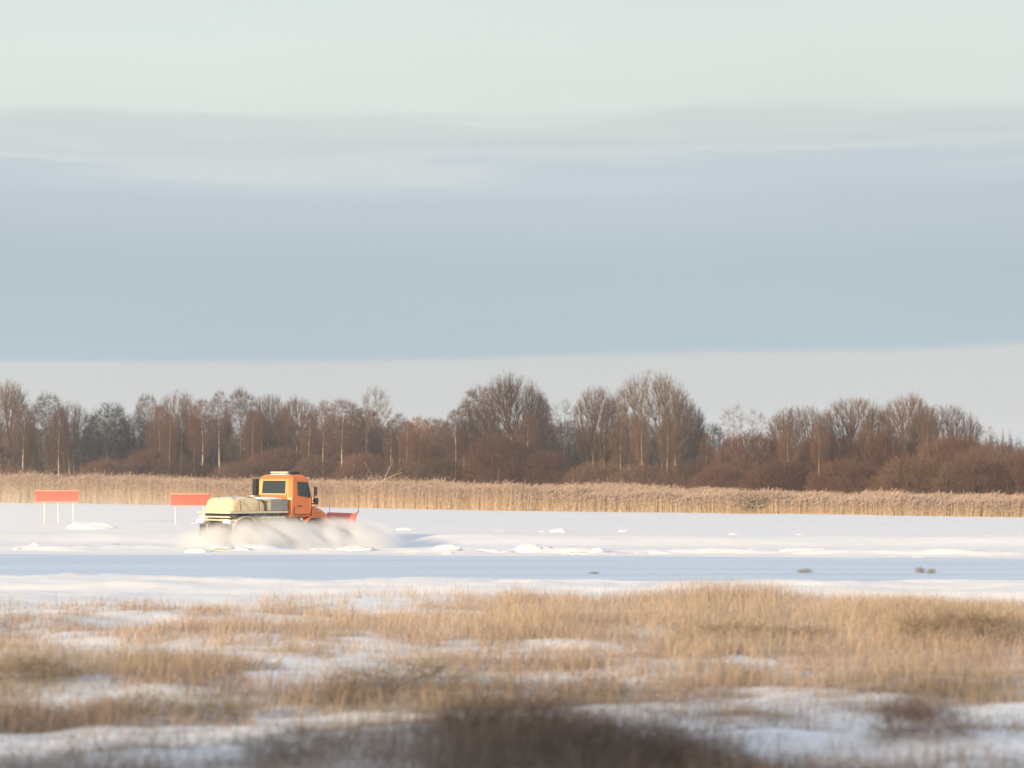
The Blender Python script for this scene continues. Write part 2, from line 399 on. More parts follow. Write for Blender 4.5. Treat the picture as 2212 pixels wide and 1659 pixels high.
# tool box between load and cab
bm = bmesh.new(); box_bm(bm, 2.02, 2.93, -1.19, 1.0, 1.535, 2.02, 0.04); tb = tp('tool_box', bm, M['greybox'])
bm = bmesh.new(); box_bm(bm, 2.2, 2.9, -1.16, -0.62, 0.72, 1.26, 0.05); tp('fuel_tank', bm, M['greybox'])
bm = bmesh.new(); box_bm(bm, 2.005, 2.017, -1.1, 0.92, 1.90, 1.94); tp('lid_edge', bm, M['dark'], tb); tp('snow_cap', box_snow, M['lump'], tb, True)

# cab: rings of a cross-section lofted upwards; chamfered rear corners
def cab_bm():
    bm = bmesh.new()
    # z, x_rear, x_front, half width, corner
    prof = [(1.26, 3.06, 4.14, 1.12, 0.05), (1.34, 3.02, 4.18, 1.17, 0.10), (1.95, 3.00, 4.22, 1.20, 0.15), (2.18, 3.01, 4.21, 1.20, 0.16),
            (2.78, 3.06, 4.06, 1.15, 0.16), (2.91, 3.08, 4.00, 1.12, 0.16), (2.99, 3.12, 3.94, 1.07, 0.17), (3.04, 3.24, 3.82, 0.94, 0.15)]
    rings = []
    for z, a, b, w, c in prof:
        pts = [(a, w - c), (a, -(w - c)), (a + c * 0.8, -w), (b - c * 0.6, -w), (b, -(w - c * 1.1)), (b, (w - c * 1.1)), (b - c * 0.6, w), (a + c * 0.8, w)]
        rings.append([bm.verts.new((x, y, z)) for x, y in pts])
    for r0, r1 in zip(rings, rings[1:]):
        for i in range(8):
            j = (i + 1) % 8
            bm.faces.new((r0[i], r0[j], r1[j], r1[i]))
    bm.faces.new(rings[0]); bm.faces.new(rings[-1])
    bmesh.ops.recalc_face_normals(bm, faces=bm.faces)
    es = [e for e in bm.edges if e.calc_face_angle(0) > 0.35]
    bmesh.ops.bevel(bm, geom=es, offset=0.025, segments=2, affect='EDGES')
    return bm
cab = tp('cab', cab_bm(), M['orange'])
def rear_x(z): return np.interp(z, [1.95, 2.18, 2.74, 2.88], [3.00, 3.01, 3.06, 3.08])
def side_y(z): return np.interp(z, [1.34, 1.95, 2.18, 2.74, 2.88], [1.17, 1.20, 1.20, 1.14, 1.11])
def front_x(z): return np.interp(z, [1.95, 2.18, 2.74], [4.46, 4.45, 4.22])
def poly_slab(pts, nrm, th):
    """closed slab: outline pts (Vectors), thickness th along nrm"""
    bm = bmesh.new(); a = [bm.verts.new(p) for p in pts]; b = [bm.verts.new(Vector(p) + Vector(nrm) * th) for p in pts]
    n = len(pts); bm.faces.new(a); bm.faces.new(b)
    for i in range(n): bm.faces.new((a[i], a[(i + 1) % n], b[(i + 1) % n], b[i]))
    return bm
def rpts(y0, y1, z0, z1, d): return [(rear_x(z) + d, y, z) for y, z in ((y0, z0), (y1, z0), (y1 * 0.98, z1), (y0 * 0.98, z1))]
# rear window with a pale frame
rw = tp('rear_window', poly_slab(rpts(-0.90, 0.76, 2.24, 2.78, 0.004), (-1, 0, 0.18), 0.025), M['glass'])
bm = bmesh.new()
for (y0, y1, z0, z1) in ((-0.97, 1.00, 2.18, 2.238), (-0.95, 0.98, 2.783, 2.825), (-0.97, -0.905, 2.24, 2.78), (0.78, 1.00, 2.24, 2.78)):
    b2 = poly_slab(rpts(y0, y1, z0, z1, 0.004), (-1, 0, 0.18), 0.035)
    me_ = bpy.data.meshes.new('t'); b2.to_mesh(me_); b2.free(); bm.from_mesh(me_); bpy.data.meshes.remove(me_)
tp('window_frame', bm, M['orange_pale'], rw)
bm = poly_slab([(rear_x(2.0) + .004, y, z) for y, z in ((-0.75, 1.93), (0.78, 1.93), (0.78, 2.10), (-0.75, 2.10))], (-1, 0, 0.05), 0.03); tp('rear_panel', bm, M['orange'], cab)
# paler orange strips paint the sun's brightness on the chamfered rear corners
for s in (-1, 1):
    pts = []
    for z in (1.98, 2.86):
        a = rear_x(z); w = side_y(z); c = 0.165
        pts.append(((a, s * (w - c)), (a + c * 0.8, s * w), z))
    n = Vector((-1, s * 0.9, 0)).normalized()
    q = [Vector((*pts[0][0], pts[0][2])), Vector((*pts[0][1], pts[0][2])), Vector((*pts[1][1], pts[1][2])), Vector((*pts[1][0], pts[1][2]))]
    tp('corner_highlight', poly_slab([v + n * 0.004 for v in q], n, 0.012), M['orange_pale'], cab)
# doors
for s in (-1, 1):
    def sp(x, z, d=0.004): return Vector((x, s * (float(side_y(z)) + d), z))
    n = Vector((0, s, 0.1))
    door = tp('door', poly_slab([sp(3.26, 1.38), sp(4.08, 1.38), sp(4.11, 2.1), sp(3.98, 2.84), sp(3.28, 2.84)], n, 0.02), M['orange'])
    for (xa, za, xb, zb) in ((3.245, 1.40, 3.26, 2.82), (4.09, 1.40, 4.12, 2.08), (3.26, 1.36, 4.09, 1.385)):
        bm = poly_slab([sp(xa, za, .018), sp(xb, za if xb > 4 and xa < 4 else zb, .018), sp(xb + .012, zb, .018), sp(xa + .012, za if not (xb > 4 and xa < 4) else zb, .018)] if False else [sp(xa, za, .008), sp(xa + .022 if zb - za > .1 else xb, za, .008), sp(xb + .022 if zb - za > .1 else xb, zb, .008), sp(xb if zb - za > .1 else xa, zb, .008)], n, 0.018)
        tp('door_gap', bm, M['black'], door)
    tp('side_window', poly_slab([sp(3.42, 2.16, .026), sp(4.08, 2.06, .026), sp(3.98, 2.72, .026), sp(3.42, 2.74, .026)], n, 0.008), M['glass'], door)
    bm = bmesh.new(); box_bm(bm, 3.40, 3.62, s * 1.19 - 0.02, s * 1.19 + 0.02, 1.70, 1.74, 0.008); tp('handle', bm, M['black'], door)
    # mirrors
    bm = bmesh.new(); box_bm(bm, 4.16, 4.22, s * 1.42 - 0.09, s * 1.42 + 0.09, 2.15, 2.52, 0.02)
    mir = tp('mirror', bm, M['black'])
    bm = bmesh.new(); box_bm(bm, 4.17, 4.21, min(s * 1.12, s * 1.40), max(s * 1.12, s * 1.40), 2.525, 2.555); tp('mirror_arm', bm, M['chrome'], mir)
    bm = bmesh.new(); box_bm(bm, 4.17, 4.21, min(s * 1.15, s * 1.40), max(s * 1.15, s * 1.40), 2.115, 2.145)
    tp('mirror_arm', bm, M['chrome'], mir)
# windscreen
ws = [(4.225, -0.98, 2.16), (4.225, 0.98, 2.16), (4.075, 0.94, 2.76), (4.075, -0.94, 2.76)]
tp('windscreen', poly_slab(ws, (1, 0, 0.5), 0.02), M['glass'])
for y in (-0.4, 0.3):
    bm = bmesh.new(); box_bm(bm, 4.27, 4.30, y - 0.015, y + 0.015, 2.10, 2.5); tp('wiper', bm, M['black'])
# lamp bracket and loose gear in front of the windscreen
bm = bmesh.new(); box_bm(bm, 4.46, 4.54, -1.15, 1.15, 1.78, 1.83, 0.01); lb_ = tp('lamp_bracket', bm, M['black'])
for y in (-0.92, 0.92):
    bm = bmesh.new(); box_bm(bm, 4.48, 4.51, y - 0.02, y + 0.02, 1.833, 2.52); tp('lamp_post', bm, M['black'], lb_)
    bm = bmesh.new(); bmesh.ops.create_cone(bm, cap_ends=True, segments=16, radius1=0.08, radius2=0.12, depth=0.16, matrix=Matrix.Translation((4.56, y, 1.94)) @ Matrix.Rotation(math.pi / 2, 4, 'Y')); tp('headlamp', bm, M['dark'], lb_)
# roof: pale front visor and flat rooftop unit
bm = bmesh.new(); box_bm(bm, 3.78, 4.20, -1.0, 1.0, 2.87, 2.93, 0.025); tp('visor', bm, M['white'])
bm = bmesh.new(); bmesh.ops.create_grid(bm, x_segments=10, y_segments=14, size=1)
for v in bm.verts:
    f = (1 - v.co.x ** 4) * (1 - v.co.y ** 4); v.co = Vector((3.54 + v.co.x * 0.40, v.co.y * 0.98, 2.995 + 0.075 * f + 0.03 * f * float(fbm(v.co.x * 2 + 14, v.co.y * 3)) - 0.05 * (1 - f)))
tp('roof_snow', bm, M['lump'], cab, True)
for y in (-0.88, 0.80):
    bm = bmesh.new(); box_bm(bm, 2.985, 3.02, y, y + 0.06, 1.5, 1.92, 0.008); tp('grab_handle', bm, M['black'], cab)
for s in (-1, 1):
    ya, yb = sorted((s * 0.74, s * 1.16)); bm = bmesh.new(); box_bm(bm, 0.10, 0.13, ya, yb, 0.42, 0.98, 0.005); tp('mud_flap', bm, M['rubber'])
bm = bmesh.new(); box_bm(bm, 3.30, 3.80, -0.62, 0.62, 3.09, 3.17, 0.035); ru = tp('roof_lamp_bar', bm, M['cream'])
bm = bmesh.new(); box_bm(bm, 3.38, 3.74, -0.5, 0.5, 3.0, 3.086); tp('lamp_bar_base', bm, M['black'], ru)
for s in (-1, 1):
    ya, yb = sorted((s * 0.63, s * 0.85)); bm = bmesh.new(); box_bm(bm, 3.36, 3.78, ya, yb, 3.06, 3.17, 0.02); tp('end_lamp', bm, M['black'], ru)
# exhaust and air intake behind the cab on the far side
bm = bmesh.new(); box_bm(bm, 2.80, 3.0, 0.98, 1.22, 2.16, 2.86, 0.03); ex = tp('air_intake', bm, M['black'])
bm = bmesh.new(); box_bm(bm, 2.76, 2.96, 1.02, 1.34, 2.09, 2.155, 0.01); tp('bracket', bm, M['cream'], ex)
bm = bmesh.new(); bmesh.ops.create_cone(bm, cap_ends=True, segments=12, radius1=0.06, radius2=0.06, depth=0.6, matrix=Matrix.Translation((2.92, 1.0, 1.86)) @ Matrix.Rotation(R(28), 4, 'X')); tp('pipe', bm, M['dark'], ex)
# bonnet and front wings
def hood_bm():
    bm = bmesh.new(); rings = []
    for x, w, zt, zb in ((4.20, 1.14, 1.74, 1.22), (4.45, 1.13, 1.68, 1.2), (4.85, 1.10, 1.54, 1.18), (5.10, 1.02, 1.42, 1.16)):
        pts = [(-w, zb), (-w, zt - 0.16), (-w + 0.14, zt), (w - 0.14, zt), (w, zt - 0.16), (w, zb)]
        rings.append([bm.verts.new((x, y, z)) for y, z in pts])
    for a, b in zip(rings, rings[1:]):
        for i in range(6): bm.faces.new((a[i], a[(i + 1) % 6], b[(i + 1) % 6], b[i]))
    bm.faces.new(rings[0]); bm.faces.new(rings[-1]); return bm
tp('bonnet', hood_bm(), M['orange'])
def arc_bm(xc, y0, y1, r0, th, a0, a1, zc, n=14, flat=0):
    bm = bmesh.new(); rows = []
    for i in range(n + 1):
        a = R(a0 + (a1 - a0) * i / n); c, s = math.cos(a), math.sin(a)
        rows.append([bm.verts.new((xc + c * r, y, zc + s * r)) for r, y in ((r0, y0), (r0 + th, y0), (r0 + th, y1), (r0, y1))])
    for a, b in zip(rows, rows[1:]):
        for i in range(4): bm.faces.new((a[i], a[(i + 1) % 4], b[(i + 1) % 4], b[i]))
    bm.faces.new(rows[0]); bm.faces.new(rows[-1]); return bm
for s in (-1, 1):
    ya, yb = sorted((s * 0.80, s * 1.19))
    tp('front_wing', arc_bm(4.5, ya, yb, 0.70, 0.05, 10, 150, 0.62), M['orange'])
    ya, yb = sorted((s * 0.72, s * 1.18))
    tp('mudguard', arc_bm(0.85, ya, yb, 0.68, 0.03, 5, 175, 0.62), M['cream'])
# wheels
def wheel_parts(xc, yc, s):
    root_bm = bmesh.new(); n = 40; Rr = 0.60; hw = 0.19
    prof = [(0.33, -hw * 0.85), (0.46, -hw), (0.56, -hw * 0.95), (Rr, -hw * 0.7), (Rr, hw * 0.7), (0.56, hw * 0.95), (0.46, hw), (0.33, hw * 0.85)]
    rings = []
    for i in range(n):
        a = 2 * math.pi * i / n
        rings.append([root_bm.verts.new((xc + math.cos(a) * (r + (0.022 if (i % 2 and r == Rr) else 0)), yc + y, 0.62 + math.sin(a) * (r + (0.022 if (i % 2 and r == Rr) else 0)))) for r, y in prof])
    for i in range(n):
        a, b = rings[i], rings[(i + 1) % n]
        for j in range(8): root_bm.faces.new((a[j], a[(j + 1) % 8], b[(j + 1) % 8], b[j]))
    w = tp('wheel', root_bm, M['rubber'])
    bm = bmesh.new()
    bmesh.ops.create_cone(bm, cap_ends=True, segments=24, radius1=0.335, radius2=0.335, depth=0.2, matrix=Matrix.Translation((xc, yc, 0.62)) @ Matrix.Rotation(math.pi / 2, 4, 'X'))
    bmesh.ops.create_cone(bm, cap_ends=True, segments=12, radius1=0.13, radius2=0.10, depth=0.12, matrix=Matrix.Translation((xc, yc + s * 0.15, 0.62)) @ Matrix.Rotation(-s * math.pi / 2, 4, 'X'))
    tp('rim', bm, M['rim'], w)
for xx in (0.85, 4.5):
    for s in (-1, 1): wheel_parts(xx, s * 0.98, s)
# tail lamps
bm = bmesh.new(); box_bm(bm, 0.0, 0.06, -1.18, 1.18, 1.02, 1.055, 0.01); tp('lamp_carrier', bm, M['dark'])
for s in (-1, 1):
    bm = bmesh.new(); box_bm(bm, -0.05, 0.05, s * 0.97 - 0.22, s * 0.97 + 0.22, 1.06, 1.19, 0.02); tp('tail_lamp', bm, M['lamp'])
# plough: curved blade with raised near end, push frame
def blade_bm():
    bm = bmesh.new(); prof = []
    for i in range(9):
        a = R(-60 + 120 * i / 8); prof.append((6.95 - 0.42 * math.cos(a), 0.86 + 0.52 * math.sin(a) / math.sin(R(60))))
    ysn = np.linspace(-1.55, 1.55, 17); A = []
    for y in ysn:
        lift = 0.16 * max(0, (-y - 1.15) / 0.4) ** 1.5
        sk = 0.22 * y
        A.append([[bm.verts.new((x + sk + d, y, z + (lift if i > 4 else 0))) for i, (x, z) in enumerate(prof)] for d in (0, 0.035)])
    for a, b in zip(A, A[1:]):
        for k in (0, 1):
            for i in range(8): bm.faces.new((a[k][i], a[k][i + 1], b[k][i + 1], b[k][i]))
        for i in (0, 8): bm.faces.new((a[0][i], a[1][i], b[1][i], b[0][i]))
    for a in (A[0], A[-1]):
        for i in range(8): bm.faces.new((a[0][i], a[0][i + 1], a[1][i + 1], a[1][i]))
    return bm
pl = tp('plough_blade', blade_bm(), M['plough_red'])
bm = bmesh.new()
for y in (-0.45, 0.45): box_bm(bm, 5.05, 6.45, y - 0.05, y + 0.05, 0.62, 0.74)
box_bm(bm, 6.22, 6.38, -0.9, 0.9, 0.6, 0.95); box_bm(bm, 5.12, 5.24, -0.75, 0.75, 0.7, 1.30); box_bm(bm, 5.25, 6.30, -1.0, 1.0, 0.96, 1.06)
tp('push_frame', bm, M['plough_red'], pl)
for y in (-0.9, 0.0, 0.9):
    bm = bmesh.new(); box_bm(bm, 6.44 + 0.22 * y, 6.50 + 0.22 * y, y - 0.03, y + 0.03, 0.42, 1.32); tp('rib', bm, M['plough_red'], pl)
for y in (-1.42, 1.42):
    bm = bmesh.new(); box_bm(bm, 6.76 + 0.22 * y, 6.78 + 0.22 * y, y - 0.008, y + 0.008, 1.38, 1.75); tp('marker_rod', bm, M['greybox'], pl)

# ------------------------------------------------------------------ trees: a tip cloud in a crown shape, gathered into branches level by level
def kmeans(P, k, r, it=4):
    C = P[r.choice(len(P), k, replace=False)]
    for _ in range(it):
        lab = ((P[:, None, :] - C[None]) ** 2).sum(-1).argmin(1)
        for j in range(k):
            if (lab == j).any(): C[j] = P[lab == j].mean(0)
    return lab
def tubes(S, n):
    """S rows: p0(3) p1(3) r0 r1 -> verts, quads"""
    S = np.asarray(S, float).reshape(-1, 8); p0, p1 = S[:, :3], S[:, 3:6]
    d = p1 - p0; d /= np.maximum(np.linalg.norm(d, axis=1, keepdims=True), 1e-6)
    ref = np.where(np.abs(d[:, 2:3]) > 0.9, [[1.0, 0, 0]], [[0, 0, 1.0]])
    u = np.cross(d, ref); u /= np.linalg.norm(u, axis=1, keepdims=True); v = np.cross(d, u)
    a = np.arange(n) * 2 * np.pi / n
    ring = u[:, None] * np.cos(a)[None, :, None] + v[:, None] * np.sin(a)[None, :, None]
    A = p0[:, None] + ring * S[:, 6][:, None, None]; B = p1[:, None] + ring * S[:, 7][:, None, None]
    V = np.concatenate([A, B], 1).reshape(-1, 3)
    b = (np.arange(len(S)) * 2 * n)[:, None]; i = np.arange(n)[None]; j = (i + 1) % n
    Q = np.stack([b + i, b + j, b + n + j, b + n + i], -1).reshape(-1, 4)
    return V, Q
def spikes(p0, p1, r):
    p0 = np.asarray(p0); p1 = np.asarray(p1); n = len(p0)
    d = p1 - p0; d /= np.maximum(np.linalg.norm(d, axis=1, keepdims=True), 1e-6)
    ref = np.where(np.abs(d[:, 2:3]) > 0.9, [[1.0, 0, 0]], [[0, 0, 1.0]])
    u = np.cross(d, ref); u /= np.linalg.norm(u, axis=1, keepdims=True); v = np.cross(d, u)
    r = np.broadcast_to(np.asarray(r, float), (n,))[:, None]
    V = np.stack([p0 + u * r, p0 - 0.5 * u * r + 0.87 * v * r, p0 - 0.5 * u * r - 0.87 * v * r, p1], 1).reshape(-1, 3)
    b = (np.arange(n) * 4)[:, None]
    T_ = np.concatenate([b + np.array([[0, 1, 3]]), b + np.array([[1, 2, 3]]), b + np.array([[2, 0, 3]])], 0)
    return V, T_
def curve(p0, p1, r0, r1, bend, n=4):
    out = []; p0 = np.array(p0); p1 = np.array(p1); prev = p0; pr = r0
    for i in range(1, n + 1):
        s = i / n; q = p0 + (p1 - p0) * s + bend * math.sin(math.pi * s); rr = r0 + (r1 - r0) * s
        out.append([*prev, *q, pr, rr]); prev = q; pr = rr
    return out
def crown_points(shape, r, n, Ht, w, base):
    P = []
    while len(P) < n:
        q = r.uniform(-1, 1, (n * 3, 3)); q[:, 2] = (q[:, 2] + 1) / 2
        rad = np.hypot(q[:, 0], q[:, 1]); z = q[:, 2]
        if shape == 'dome': lim = np.sqrt(np.clip(1 - (np.abs(z - 0.42) / np.where(z > 0.42, 0.58, 0.55)) ** 2.2, 0, 1))
        elif shape == 'fan': lim = np.clip(0.18 + 1.05 * z ** 0.8, 0, 1) * np.sqrt(np.clip(1 - np.clip((z - 0.62) / 0.38, 0, 1) ** 2.2, 0, 1))
        elif shape == 'oval': lim = np.sqrt(np.clip(1 - (np.abs(z - 0.4) / np.where(z > 0.4, 0.6, 0.42)) ** 2, 0, 1)) * 0.95
        elif shape == 'spire': lim = np.clip(1.15 * (1 - z) ** 0.7, 0, 1) * np.clip(z / 0.12, 0, 1) ** 0.5
        else: lim = np.sqrt(np.clip(1 - z ** 2.0, 0, 1))                     # mound
        ang = np.arctan2(q[:, 1], q[:, 0])
        lump_ = 0.88 + 0.24 * fbm(ang * 1.1 + 20 + r.random() * 0, z * 3.0 + Ht, 3)
        ok = rad < lim * lump_
        s3 = np.sqrt(rad ** 2 + ((z - 0.42) / 0.58) ** 2) if shape in ('dome', 'oval') else rad / np.maximum(lim, 1e-3)
        keep = r.random(len(q)) < 0.30 + 0.70 * np.clip(s3, 0, 1) ** 1.8
        # clumps and gaps
        gap = fbm(q[:, 0] * 2.6 + Ht, q[:, 2] * 4 + q[:, 1] * 2.6, 2)
        keep &= r.random(len(q)) < sstep(0.30, 0.52, gap) + 0.42
        P.extend(q[ok & keep].tolist())
    P = np.array(P[:n]); P[:, 0] *= w / 2; P[:, 1] *= w / 2; P[:, 2] = base + P[:, 2] * (Ht - base)
    return P
def build_tree(seed, Ht, w, shape, base, fork, n_tip, tw, bark, twig, trunk_r=0.22, tall=False, stems=1, k1=7, side=3, up=0.28, name='tree'):
    """returns trunk mesh, crown mesh. tall: branches leave a central stem; otherwise the trunk forks low."""
    r = np.random.default_rng(seed); P = crown_points(shape, r, n_tip, Ht, w, base)
    big, mid, tips0, tips1, small = [], [], [], [], []
    lean = r.normal(0, 0.25, 2)
    if tall:
        pts = [np.array([0, 0, -0.3])]
        for i in range(1, 8):
            s = i / 7; pts.append(np.array([lean[0] * s + 0.12 * math.sin(s * 7 + seed), lean[1] * s + 0.12 * math.cos(s * 5 + seed), s * Ht * 0.9]))
        for i in range(7): big.append([*pts[i], *pts[i + 1], trunk_r * (1 - i / 7.6), trunk_r * (1 - (i + 1) / 7.6)])
        st = lambda z: np.array([np.interp(z, [q[2] for q in pts], [q[c] for q in pts]) for c in range(3)])
        k1 = max(k1, 14)
    else:
        roots = [np.array([r.normal(0, 0.5 if stems > 1 else 0), r.normal(0, 0.5 if stems > 1 else 0), -0.2]) * (1 if stems > 1 else 1) for _ in range(stems)]
        if stems > 1: roots = [np.array([q[0] * w * 0.16, q[1] * w * 0.16, -0.2]) for q in roots]
        tops = [q + np.array([lean[0] * 0.3, lean[1] * 0.3, fork + 0.2]) for q in roots]
        if fork > 0.4: roots = [np.array([q[0] * 0.12, q[1] * 0.12, -0.3]) for q in roots]
        if fork > 0.4:
            for a, b in zip(roots, tops): big += curve(a, b, trunk_r * 1.15, trunk_r * 0.85, np.array([r.normal(0, .1), r.normal(0, .1), 0]), 3)
    lab1 = kmeans(P, min(k1, len(P) // 4), r)
    for c1 in np.unique(lab1):
        Q = P[lab1 == c1]; cen = Q.mean(0)
        if tall:
            zr = max(Ht * 0.12, cen[2] - np.hypot(cen[0], cen[1]) * (0.9 + 0.5 * up) - 0.6); root = st(min(zr, Ht * 0.86)); r0 = trunk_r * 0.42 * max(0.3, 1 - zr / Ht)
        else:
            root = tops[int(np.argmin([np.hypot(*(t[:2] - cen[:2])) for t in tops]))]; r0 = trunk_r * 0.62
        n1 = root + (cen - root) * (0.55 if not tall else 0.5); n1[2] -= 0.12 * np.hypot(*(cen - root)[:2])
        n1 = n1 + r.normal(0, 0.15, 3)
        bend = np.array([(cen - root)[0] * 0.10, (cen - root)[1] * 0.10, -0.05 * np.linalg.norm(cen - root)]) + r.normal(0, 0.08, 3)
        (mid if tall else big).extend(curve(root, n1, r0, r0 * 0.6, bend, 4))
        if len(Q) < 8: groups = np.zeros(len(Q), int)
        else: groups = kmeans(Q, max(2, min(7, len(Q) // 25)), r)
        for c2 in np.unique(groups):
            S = Q[groups == c2]; cen2 = S.mean(0); n2 = n1 + (cen2 - n1) * 0.62; n2[2] -= 0.05 * np.linalg.norm(cen2 - n1)
            mid += curve(n1, n2, r0 * 0.5, r0 * 0.24, r.normal(0, 0.10, 3), 3)
            g3 = kmeans(S, max(1, len(S) // 7), r, 3) if len(S) > 14 else np.zeros(len(S), int)
            for c3 in np.unique(g3):
                U = S[g3 == c3]; cen3 = U.mean(0); n3 = n2 + (cen3 - n2) * 0.55
                small.append([*n2, *n3, r0 * 0.2, max(tw, r0 * 0.1)])
                for t in U:
                    tips0.append(n3); tips1.append(t + np.array([0, 0, 0.15 * up]))
                    for _ in range(side):
                        f = r.uniform(0.3, 1.0); q = n3 + (t - n3) * f
                        dd = (t - n3) / max(np.linalg.norm(t - n3), 1e-3) + r.normal(0, 0.55, 3); dd[2] += up
                        dd /= np.linalg.norm(dd); tips0.append(q); tips1.append(q + dd * r.uniform(0.3, 0.75))
    Vb, Qb = tubes(big, 6)
    tm = np_mesh(name + '_trunk', Vb, [Qb], [bark], smooth=True)
    V1, Q1 = tubes(mid, 4); V2, Q2 = tubes(small, 3)
    rad = tw * r.uniform(0.7, 1.3, len(tips0)); V3, T3 = spikes(np.array(tips0), np.array(tips1), rad)
    V = np.concatenate([V1, V2, V3]); Qa = np.concatenate([Q1, Q2 + len(V1)]); Ta = T3 + len(V1) + len(V2)
    mi = np.concatenate([np.zeros(len(Q1)), np.ones(len(Q2)), np.ones(len(Ta))])
    cm = np_mesh(name + '_crown', V, [Qa, Ta], [twig if name in ('round', 'alder', 'shrub', 'birch') else bark, twig], mi)
    return dict(t=tm, c=cm, H=Ht, w=w)

PR = {}
PR['round_a'] = build_tree(1, 15, 11, 'dome', 2.8, 2.2, 5200, 0.0135, M['bark'], M['twig'], 0.36, k1=12, stems=2, name='round')
PR['round_b'] = build_tree(2, 15, 11.5, 'dome', 2.4, 1.6, 5200, 0.0135, M['bark'], M['twig_grey'], 0.34, k1=13, stems=3, name='round')
PR['round_d'] = build_tree(23, 12, 11, 'dome', 4.8, 2.0, 4200, 0.0125, M['bark'], M['twig_grey'], 0.30, k1=12, stems=4, name='round')
PR['round_e'] = build_tree(24, 12, 10, 'dome', 4.0, 2.2, 4000, 0.0125, M['bark'], M['twig'], 0.30, k1=14, stems=2, name='round')
PR['round_c'] = build_tree(3, 12, 9, 'dome', 4.8, 3.0, 3200, 0.0125, M['bark'], M['twig'], 0.28, k1=9, stems=2, name='round')
PR['birch_a'] = build_tree(4, 13, 6.0, 'oval', 5.2, 0, 1900, 0.0115, M['birchbark'], M['twig_red'], 0.175, tall=True, name='birch')
PR['birch_b'] = build_tree(5, 13, 5.4, 'oval', 5.8, 0, 1500, 0.0115, M['birchbark'], M['twig'], 0.16, tall=True, name='birch')
PR['alder_a'] = build_tree(6, 13, 5.5, 'dome', 2.2, 0, 3300, 0.012, M['bark'], M['twig'], 0.17, tall=True, name='alder')
PR['alder_b'] = build_tree(7, 13, 5.5, 'dome', 2.5, 0, 3000, 0.012, M['bark'], M['twig_grey'], 0.17, tall=True, name='alder')
PR['alder_c'] = build_tree(8, 12, 6, 'dome', 1.0, 0, 3000, 0.013, M['bark'], M['twig_dark'], 0.18, tall=True, name='alder')
PR['thin_a'] = build_tree(9, 12, 3.6, 'fan', 4.5, 0, 330, 0.009, M['bark'], M['twig_grey'], 0.10, tall=True, name='thin')
PR['open'] = build_tree(10, 13, 5.0, 'dome', 6.5, 5.0, 650, 0.011, M['bark'], M['twig_grey'], 0.16, k1=8, name='open')
PR['shrub_a'] = build_tree(11, 4.2, 7.0, 'mound', 0.2, 0.1, 3600, 0.011, M['bark'], M['twig_red'], 0.10, stems=9, k1=12, side=3, name='shrub')
PR['shrub_b'] = build_tree(12, 4.2, 7.0, 'mound', 0.2, 0.1, 3600, 0.011, M['bark'], M['twig'], 0.10, stems=9, k1=12, side=3, name='shrub')
PR['shrub_c'] = build_tree(13, 6.0, 6.5, 'dome', 0.3, 0.1, 3600, 0.012, M['bark'], M['twig_red'], 0.12, stems=7, k1=12, side=3, name='shrub')
PR['rust'] = build_tree(14, 10, 5.0, 'oval', 3.0, 0, 1700, 0.017, M['bark'], M['rust_leaf'], 0.15, tall=True, name='rust')
rnd = random.Random(5)
def plant(proto, name, cat, px, top, wpx, d, label, group=None, rz=None, flip=1):
    p = PR[proto]; loc = atd(px, d); loc.z = -0.05
    root = empty(name, loc, rnd.uniform(0, 6.28) if rz is None else rz); tag(root, label, cat, group)
    h = top_h(top, d); w = wpx / F * d * (1.2 if 'birch' in proto else 1)
    root.scale = (w / p['w'], w / p['w'], h / p['H'])
    a = link('trunk' if 'shrub' not in proto else 'stems', p['t'], root); b = link('crown' if 'shrub' not in proto else 'twigs', p['c'], root)
    return root
